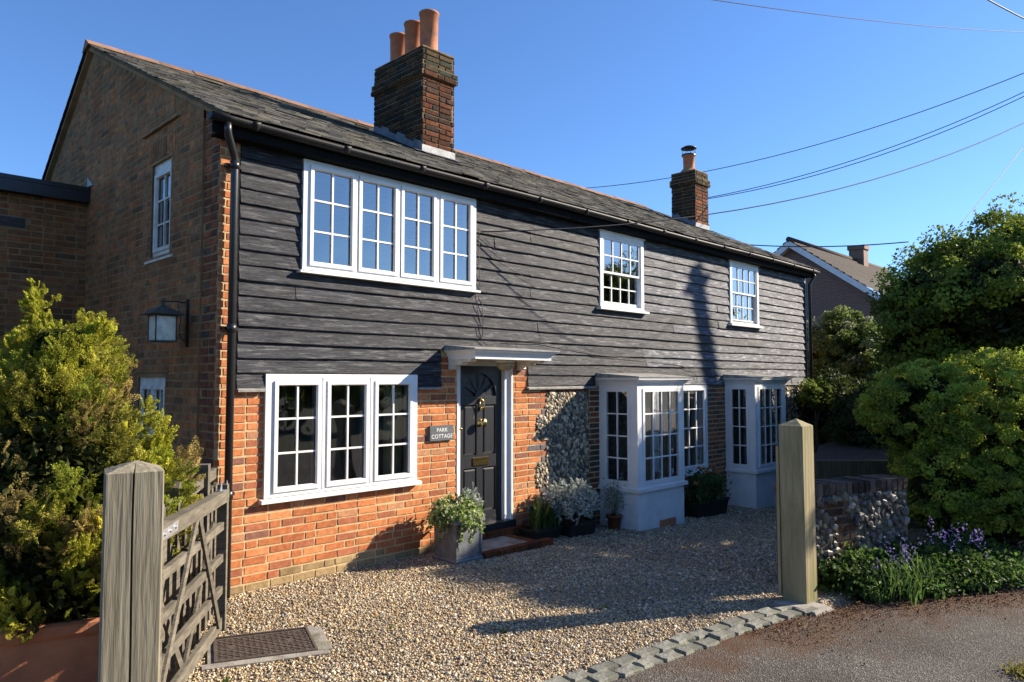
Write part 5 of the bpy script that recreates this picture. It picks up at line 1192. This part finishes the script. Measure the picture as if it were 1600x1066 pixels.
# tree
tree = thing("broadleaf_tree", P_at(1570, 12.2), "tall dark green broadleaf tree rising behind the rounded bush at the right", "tree")
et = [EL(1560, 12.0, 3.3, 1.45, 1.5, 1.25, 3), EL(1460, 11.7, 3.05, .85, .8, .85, 1.6), EL(1435, 11.9, 2.35, .65, .7, .6, 1.1), EL(1520, 11.8, 2.3, 1.1, 1.1, .85, 1.6), EL(1610, 12.0, 3.75, 1.2, 1.2, 1.05, 2.2), EL(1640, 12.0, 2.6, 1.4, 1.3, 1.2, 2), EL(1510, 12.0, 3.65, .75, .75, .68, 1), EL(1700, 12.8, 3.2, 1.6, 1.6, 1.5, 2),
      EL(1560, 10.6, 3.1, .8, .8, .8, 1), EL(1470, 13.6, 2.6, 1.0, .9, 1.0, 1.3), EL(1550, 13.8, 2.9, 1.2, 1.0, 1.2, 1.3)]
P, Nn, K = blob_points(et, 640, 210, .28, 202, shell=.74, down=.2, flat=.6)
ptr = [(0.13, 0.18, 0.028), (0.16, 0.215, 0.03), (0.20, 0.26, 0.035), (0.10, 0.14, 0.025), (0.27, 0.34, 0.05)]
leaf_cards("crown", P, m_leaf, tree, .062, None, 19, aspect=1.35, N=Nn, C0=clumpcol(K, ptr, 15, .25))
# loose shoots on the outline
Rt = np.random.default_rng(8); SH = []; 
mb = MB()
for i in range(110):
    e = et[Rt.integers(0, len(et))]; d_ = Rt.normal(0, 1, 3); d_[2] = abs(d_[2]) + .2; d_ /= np.linalg.norm(d_); b = np.array(e[:3]) + d_ * np.array(e[3:6]) * .95; L_ = Rt.uniform(.15, .42); dd = d_ + np.array([0, 0, .5]); dd /= np.linalg.norm(dd)
    mb.tube([tuple(b - dd * .3), tuple(b), tuple(b + dd * L_)], [.012, .008, .003], 4)
    t = Rt.uniform(0, 1, (26, 1)); SH.append(b + dd * L_ * (t * 1.3 - .3) + Rt.normal(0, .05, (26, 3)) * (1.2 - t))
leaf_cards("shoots", np.concatenate(SH), m_leaf, tree, .055, ptr, 22, aspect=1.4, N=np.repeat([[0.4, -.3, .8]], 110 * 26, 0))
Pi = inner_points(et, 2200, 50); leaf_cards("inner_leaves", Pi, m_leaf, tree, .16, [(0.025, 0.035, 0.012), (0.035, 0.045, 0.014)], 12)  # dark leaf colour imitates the shade deep in the tree
b0 = P_at(1570, 12.2, -.3); limbs(mb, b0, .16, [P_at(u, f_, z) for u, f_, z in ((1460, 11.8, 3.0), (1500, 12, 3.7), (1560, 12, 3.8), (1610, 12.2, 4.1), (1680, 12.6, 3.4), (1440, 11.9, 2.3))], 9); mb.build("trunk", m_bark, tree)
# shrubs beyond the house
def shrub(name, label, E, ncl, per, clr, size, pal, seed, inner=True, cat="shrub", asp=1.5):
    t = thing(name, (E[0][0], E[0][1], 0), label, cat); P, Nn, K = blob_points(E, ncl, per, clr, seed, shell=.8)
    leaf_cards("crown", P, m_leaf, t, size, None, seed + 1, aspect=asp, N=Nn, C0=clumpcol(K, pal, seed + 2, .2))
    Pi = inner_points(E, 1300, seed); leaf_cards("inner_leaves", Pi, m_leaf, t, size * 2.2, [tuple(q * .35 for q in pal[0])], seed + 3)  # inner leaf colour darkened to imitate shade inside the shrub
    mb = MB(); limbs(mb, (E[0][0], E[0][1], -.3), .06, [tuple(e[:3]) for e in E] + [(E[0][0] + .2, E[0][1], E[0][2] + .3)], seed); mb.build("stems", m_bark, t); return t
shrub("flowering_shrub", "pale green blossoming shrub beyond the far corner of the cottage", [EL(1320, 17.5, 2.35, 1.1, 1.0, 1.15, 2), EL(1275, 17.5, 2.0, .8, .8, 1.1, 1), EL(1375, 17.8, 2.3, 1.0, .9, 1.0, 1.3)], 260, 110, .22, .085, [(0.15, 0.19, 0.05), (0.20, 0.25, 0.07), (0.30, 0.33, 0.20), (0.12, 0.17, 0.04)], 303)
shrub("dark_evergreen_hedge", "dark shaded evergreen mass below the pale shrub and behind the raised bed", [EL(1295, 15.0, 1.0, .9, .8, 1.0, 1), EL(1350, 14.6, .9, 1.1, .8, 1.1, 1), EL(1410, 14, 1.0, 1.1, .8, 1.2, 1), EL(1380, 12.5, 1.0, .9, .7, .75, 1)], 240, 90, .24, .075, [(0.045, 0.065, 0.018), (0.06, 0.085, 0.02), (0.035, 0.05, 0.015)], 404, cat="hedge")
shrub("golden_shrub", "small yellow green shrub just beyond the far corner of the cottage", [EL(1273, 14.4, 1.55, .35, .3, .32, 1)], 40, 70, .12, .05, [(0.22, 0.28, 0.05), (0.17, 0.23, 0.04)], 505)
shrub("roadside_tree", "small tree over the road edge just outside the right of the picture, shading the drive", [(14.1, -.95, 5.28, .8, .85, .3, 2), (14.1, .45, 5.25, .8, .85, .3, 2), (15.3, -.9, 6.0, .9, 1.5, .35, 1.3), (13.6, 1.3, 4.95, .6, .6, .3, 1)], 300, 120, .16, .06, ptr, 707, cat="tree")
# bluebells and ground cover
gc = thing("ground_cover", (7.3, 2.2, 0), "low leafy green plants along the foot of the flint wall", "plants")
Rc = np.random.default_rng(12); P = []; K = []
for i in range(150):
    t = Rc.uniform(0, 1); base = np.array([6.72 + t * 1.9, 0, 0]); x = base[0]; yl = ey(ROAD_EDGE, x) + .10; yh = 2.98 - (x - 6.5) * .44 - .02
    y = Rc.uniform(yl, max(yl + .15, yh - .05)); f_ = (y - yl) / max(.2, yh - yl); h = .08 + .26 * f_ + .08 * Rc.random(); c = np.array([x, y, 0]); m = 75
    P.append(c + np.stack([Rc.normal(0, .07, m), Rc.normal(0, .07, m), Rc.uniform(0.0, h, m)], 1)); K.append(np.full(m, i))
P = np.concatenate(P); K = np.concatenate(K)
leaf_cards("leaves", P, m_leaf, gc, .05, None, 13, aspect=1.6, N=np.repeat([[0, 0, .8]], len(P), 0), C0=clumpcol(K, [(0.06, 0.12, 0.025), (0.09, 0.16, 0.03), (0.05, 0.09, 0.02)], 7)); gc['kind'] = "stuff"
bl = thing("bluebells", (7.6, 2.1, 0), "clump of violet blue flowers over strappy leaves in front of the flint wall", "flowers")
blades("x", 7.35, 2.12, 0, .6, .18, .36, 260, 88, "", [(0.08, 0.15, 0.03), (0.12, 0.20, 0.05), (0.06, 0.11, 0.025)], .014, parent_thing=bl)
P = []
for i in range(34):
    x = 7.15 + Rc.uniform(-.25, .95); y = 2.10 - (x - 7.1) * .42 + Rc.uniform(-.05, .22); h = Rc.uniform(.28, .5) + (.12 if 7.5 < x < 8 else 0)
    for k_ in range(9): P.append((x + Rc.normal(0, .018), y + Rc.normal(0, .018), h - .012 * k_ + Rc.normal(0, .01)))
leaf_cards("flower_spikes", np.array(P), m_petal, bl, .024, [(0.17, 0.13, 0.40), (0.23, 0.18, 0.46), (0.13, 0.11, 0.34), (0.30, 0.24, 0.48)], 15, aspect=1.5)['kind'] = "stuff"
# edge grass tufts on the verge
blades("grass_tuft", 6.95, 2.26, -.01, .28, .10, .14, 130, 90, "tuft of bright narrow leaves at the road edge by the gate post", [(0.12, 0.2, 0.04), (0.18, 0.26, 0.06)], .012)
blades("grass_tuft", 8.05, 1.70, -.01, .45, .15, .16, 170, 91, "grass tufts at the road edge under the rounded bush", [(0.12, 0.2, 0.04), (0.09, 0.15, 0.04)], .012)
# hedge across the road (seen in the window reflections)
E = [(x, -10.5 - x * .25 + rnd.uniform(-.5, .5), 1.7, 2.0, 1.4, rnd.uniform(1.9, 3.0), 1) for x in range(-10, 34, 3)]
P, Nn, K = blob_points(E, 700, 60, .55, 606, shell=.8); hd = leaf_cards("hedge", P, m_leaf, None, .28, None, 61, N=Nn, C0=clumpcol(K, ptr, 6)); tag(hd, "leafy hedge line across the road", "hedge", kind="stuff")
# background trees far right/left, low behind the house
# ------------------------------------------------------------------ neighbour house
nb = thing("neighbour_house", (30, 12.9, 0), "brown brick house with white bargeboards and a small chimney beyond the cottage", "house")
NX, AY, AZ = 30.0, 12.95, 7.75; hwid = 4.2; pitch = .735; NL = 12.0
def nz_(y): return AZ - abs(y - AY) * pitch
mb = MB(); z0 = -.6
mb.add([(NX, AY - hwid, z0), (NX, AY + hwid, z0), (NX, AY + hwid, nz_(AY + hwid) - .1), (NX, AY, AZ - .1), (NX, AY - hwid, nz_(AY - hwid) - .1)], [(0, 1, 2, 3, 4)]); mb.quad((NX, AY - hwid, z0), (NX + NL, AY - hwid, z0), (NX + NL, AY - hwid, 4.5), (NX, AY - hwid, 4.5))
def brickmat(name, c1, c2, mo):
    m = M(name, c1, c2, attr=False, bump=0); n = m.node_tree.nodes; L = m.node_tree.links; b = n["Principled BSDF"]; t = n.new("ShaderNodeTexBrick"); t.inputs["Color1"].default_value = (*c1, 1); t.inputs["Color2"].default_value = (*c2, 1); t.inputs["Mortar"].default_value = (*mo, 1)
    t.inputs["Scale"].default_value = 1.0; t.inputs["Brick Width"].default_value = .225; t.inputs["Row Height"].default_value = .075; t.inputs["Mortar Size"].default_value = .006
    tc = n.new("ShaderNodeTexCoord"); mp = n.new("ShaderNodeMapping"); mp.inputs["Rotation"].default_value = (R(90), 0, R(90)); 
    sx = n.new("ShaderNodeSeparateXYZ"); cx = n.new("ShaderNodeCombineXYZ"); L.new(tc.outputs["Object"], sx.inputs[0]); L.new(sx.outputs[1], cx.inputs[0]); L.new(sx.outputs[2], cx.inputs[1]); L.new(cx.outputs[0], t.inputs["Vector"]); L.new(t.outputs["Color"], b.inputs["Base Color"]); return m
mb.build("wall", brickmat("neighbour_brick", (0.17, 0.085, 0.06), (0.12, 0.065, 0.05), (0.24, 0.20, 0.17)), nb)
m_tile = M("concrete_tile", (0.065, 0.05, 0.038), (0.045, 0.036, 0.03), rough=.9, scale=6, bump=.3)
mb = MB(); o = .35; n = 18
for s_ in (-1, 1):
    for i in range(n):
        a, b = (hwid + .35) * i / n, (hwid + .35) * (i + 1) / n
        mb.add([(NX - o, AY + s_ * a, nz_(AY + a) + .0), (NX + NL, AY + s_ * a, nz_(AY + a)), (NX + NL, AY + s_ * b, nz_(AY + b) + .06), (NX - o, AY + s_ * b, nz_(AY + b) + .06), (NX - o, AY + s_ * b, nz_(AY + b)), (NX + NL, AY + s_ * b, nz_(AY + b))], [(0, 1, 2, 3), (3, 2, 5, 4)], (rnd.uniform(.85, 1.15),) * 3)
mb.tube([(NX - o, AY, AZ + .03), (NX + NL, AY, AZ + .03)], .12, 8); mb.build("roof", m_tile, nb)
mb = MB()
for s_ in (-1, 1):
    e = hwid + .3; mb.add([(NX - o, AY, AZ - .02), (NX - o, AY + s_ * e, nz_(AY + e) - .0), (NX - o, AY + s_ * e, nz_(AY + e) - .26), (NX - o, AY, AZ - .30), (NX - .02, AY, AZ - .3), (NX - .02, AY + s_ * e, nz_(AY + e) - .26)], [(0, 1, 2, 3), (3, 2, 5, 4)])
mb.build("bargeboard", m_render, nb)
mb = MB(); cx_ = 37.2; mb.box((cx_, AY - .45, 6.6), (cx_ + .6, AY + .25, 8.3)); mb.box((cx_ - .06, AY - .51, 8.3), (cx_ + .66, AY + .31, 8.5)); c2_ = mb.build("chimney", m_brick_old if False else M("neighbour_chimney", (0.22, 0.12, 0.08), (0.15, 0.09, 0.065), bump=.3), nb)
mb = MB(); mb.box((cx_ - .03, AY - .5, 7.0), (cx_ + .63, AY - .453, 7.35)); mb.build("flashing", m_lead, c2_)

# ------------------------------------------------------------------ telegraph pole and wires
pole = thing("telegraph_pole", (20.1, 1.65, 0), "leaning wooden telegraph pole by the road carrying the overhead wires", "pole")
def polep(z): return (20.1, 1.65 - .13 * (z - 3), z)
mb = MB(); mb.tube([polep(-1), polep(5), polep(9.6)], [.17, .15, .125], 12); mb.build("shaft", m_bark, pole)
mb = MB(); x, y, z = polep(9.3); mb.box((x - .16, y - .16, z - .05), (x + .16, y + .16, z + .05)); mb.build("crossarm", m_bark, pole)
TOP = Vector(polep(9.35))
from mathutils import Matrix
def px2w(u, v, fw_):
    import math as m_
    lat = (u - 800) / 1133; up = (533 - v) / 1133; p = R(3.03)
    zc = lat; f_h = m_.cos(p) - up * m_.sin(p); z = m_.sin(p) + up * m_.cos(p)
    s_ = fw_ / f_h; return Vector((.7116 * fw_ + .7025 * lat * s_, .7025 * fw_ - .7116 * lat * s_, 1.9 + z * s_))
def wire(A_, B_, sag, label, r=.010):
    n = 24; A_, B_ = Vector(A_), Vector(B_); path = [tuple(A_.lerp(B_, i / n) - Vector((0, 0, sag * 4 * (i / n) * (1 - i / n)))) for i in range(n + 1)]
    mb = MB(); mb.tube(path, r, 5); tag(mb.build("overhead_wire", m_wire), label, "wire", "overhead wires")
wire(TOP + Vector((0, .3, .1)), px2w(870, 297, 22.0), .75, "topmost of the wires running from the right edge, passing above the smaller chimney")
wire(TOP + Vector((0, .1, 0)), (14.62, 8.55, 6.00), .50, "upper of the twin wires meeting at the smaller chimney", .009)
wire(TOP + Vector((0, .02, -.03)), (14.62, 8.5, 5.98), .56, "lower of the twin wires meeting at the smaller chimney", .009)
wire(TOP + Vector((0, -.3, -.2)), (5.78, 6.22, 3.64), 1.0, "low wire crossing in front of the chimney to the boarding beside the large window", .008)
wire(px2w(1600, 228, 24), px2w(1500, 352, 20), .03, "short steep wire running down behind the tree", .012)
wire(px2w(1050, -10, 16), px2w(1700, 52, 26), .25, "thin wire crossing the sky along the top edge", .010)
wire(px2w(1530, -8, 12), px2w(1640, 48, 15), .02, "thick cable in the top right corner of the sky", .014)
wire(px2w(1160, 382, 26), px2w(1420, 378, 24), .12, "pair of level cables in front of the neighbouring roof, lower one", .020)

# ------------------------------------------------------------------ loose stuff on the ground
Rs = np.random.default_rng(42)
def stones(name, n, xr, yr, size, keep, lab, seed, lift=.004, pal=None):
    R_ = np.random.default_rng(seed); x = R_.uniform(*xr, n); y = R_.uniform(*yr, n); k_ = keep(x, y); x, y = x[k_], y[k_]; n = len(x); v, f = ico()
    s = size * (R_.lognormal(0, .33, (n, 1))) * np.stack([R_.uniform(.9, 1.5, n), R_.uniform(.7, 1.0, n), R_.uniform(.45, .75, n)], 1)
    V = v[None] * (1 + R_.uniform(-.18, .18, (n, 12, 1))) * s[:, None]; M3 = rotmats(n, R_, .35); V = np.einsum('nij,nkj->nki', M3, V)
    V += np.stack([x, y, gn(x, y) + lift + R_.uniform(-.003, .006, n)], 1)[:, None]
    pal = np.array(pal or [(0.62, 0.48, 0.265), (0.52, 0.38, 0.195), (0.71, 0.59, 0.39), (0.40, 0.265, 0.135), (0.26, 0.185, 0.11), (0.76, 0.69, 0.53), (0.15, 0.13, 0.11), (0.42, 0.39, 0.32), (0.50, 0.37, 0.19), (0.30, 0.28, 0.24)])
    C = pal[R_.integers(0, len(pal), n)] * R_.uniform(.75, 1.15, (n, 1)) * (1 + .13 * np.sin(x * 2.3 + 1.7 * np.sin(y * 1.9)) * np.sin(y * 3.1 + x))[:, None]; F = (f[None] + (np.arange(n) * 12)[:, None, None]).reshape(-1, 3)
    o = npmesh(name, V.reshape(-1, 3), F, np.clip(np.repeat(C, 12, 0), 0, 1), m_stone, None, smooth=True); tag(o, lab, "gravel", kind="stuff"); return o
kx = np.array([p[0] for p in KERB]); kyy = np.array([p[1] for p in KERB])
ax = np.array([[p.x, p.y] for p in A]); 
def inman(x, y, m=1.0):
    c = ax.mean(0); q = c + (ax - c) * m; ins = np.ones(len(x), bool)
    for i in range(4):
        a, b = q[i], q[(i + 1) % 4]; ins &= ((b[0] - a[0]) * (y - a[1]) - (b[1] - a[1]) * (x - a[0])) > 0
    return ins
def ok(x, y): return (y > np.interp(x, kx, kyy)) & ~inman(x, y, 1.18) & ~((x > 5.3) & (x < 6.25) & (y > 5.63)) & ~((x > 8.08) & (x < 9.28) & (y > 5.62)) & ~((x > 11.65) & (x < 12.88) & (y > 5.7)) & ~((x < 1.54) & (y < 4.3) & (x > 1.2) & (y > 3.95))
stones("gravel", 84000, (1.3, 6.6), (2.9, 6.30), .0070, ok, "loose honey coloured gravel covering the drive", 1)
stones("gravel", 26000, (6.3, 12.8), (2.95, 6.30), .0088, ok, "gravel of the drive in the shade in front of the bays", 2)
for i, (wx, wy) in enumerate(((3.9, 3.95), (4.9, 3.75), (3.35, 4.6), (2.05, 4.55), (4.3, 5.9))):
    blades("weed_sprig", wx, wy, 0.0, .025, .02, .05, 9, 95 + i, "tiny green weed sprig in the gravel, " + ("left of the post shadow", "nearest the middle of the kerb", "to the right of the inspection cover", "between the gate foot and the inspection cover", "at the foot of the red brick wall")[i], [(0.14, 0.22, 0.05), (0.2, 0.26, 0.07)], .012)
# brown litter along the verge
n = 5200; R_ = np.random.default_rng(6); x = R_.uniform(5.2, 10.5, n); e = np.interp(x, [p[0] for p in ROAD_EDGE], [p[1] for p in ROAD_EDGE]); y = e - np.abs(R_.normal(0, .26, n)) + .05
P = np.stack([x, y, -.008 - .01 * np.clip(e - y, 0, 1) + R_.uniform(0, .004, n)], 1)
lt = leaf_cards("leaf_litter", P, m_litter, None, .016, [(0.16, 0.07, 0.025), (0.10, 0.05, 0.02), (0.26, 0.13, 0.05), (0.30, 0.20, 0.10)], 3, aspect=1.3, N=np.repeat([[0, 0, 3.]], n, 0)); tag(lt, "brown fallen catkins and leaves along the road edge", "leaf litter", kind="stuff")
# worn road marking flecks, moss at the lower right
mb = MB(); r9 = random.Random(3)
for cx_, cy_, s_ in ((5.05, 1.88, .05), (4.83, 1.93, .045), (4.55, 2.02, .03)):
    n = 10; vs = [(cx_, cy_, -.027)] + [(cx_ + s_ * (1.3 * math.cos(a)) * r9.uniform(.4, 1.2), cy_ + s_ * .6 * math.sin(a) * r9.uniform(.4, 1.2), -.0265) for a in [2 * math.pi * k_ / n for k_ in range(n)]]
    mb.add(vs, [(0, 1 + i, 1 + (i + 1) % n) for i in range(n)])
tag(mb.build("paint_flecks", M("road_paint", (0.42, 0.40, 0.37), (0.25, 0.24, 0.22), attr=False, scale=40)), kind="structure")
R_ = np.random.default_rng(16); mx, my, _ = P_at(1592, 3.95 + .9); P = np.stack([R_.normal(mx, .07, 900), R_.normal(my, .06, 900), R_.uniform(-.03, .01, 900)], 1)
ms = leaf_cards("moss_patch", P, m_leaf, None, .02, [(0.30, 0.24, 0.06), (0.22, 0.2, 0.05), (0.14, 0.16, 0.04)], 18); tag(ms, "yellowish moss clump on the road at the lower right edge", "moss")
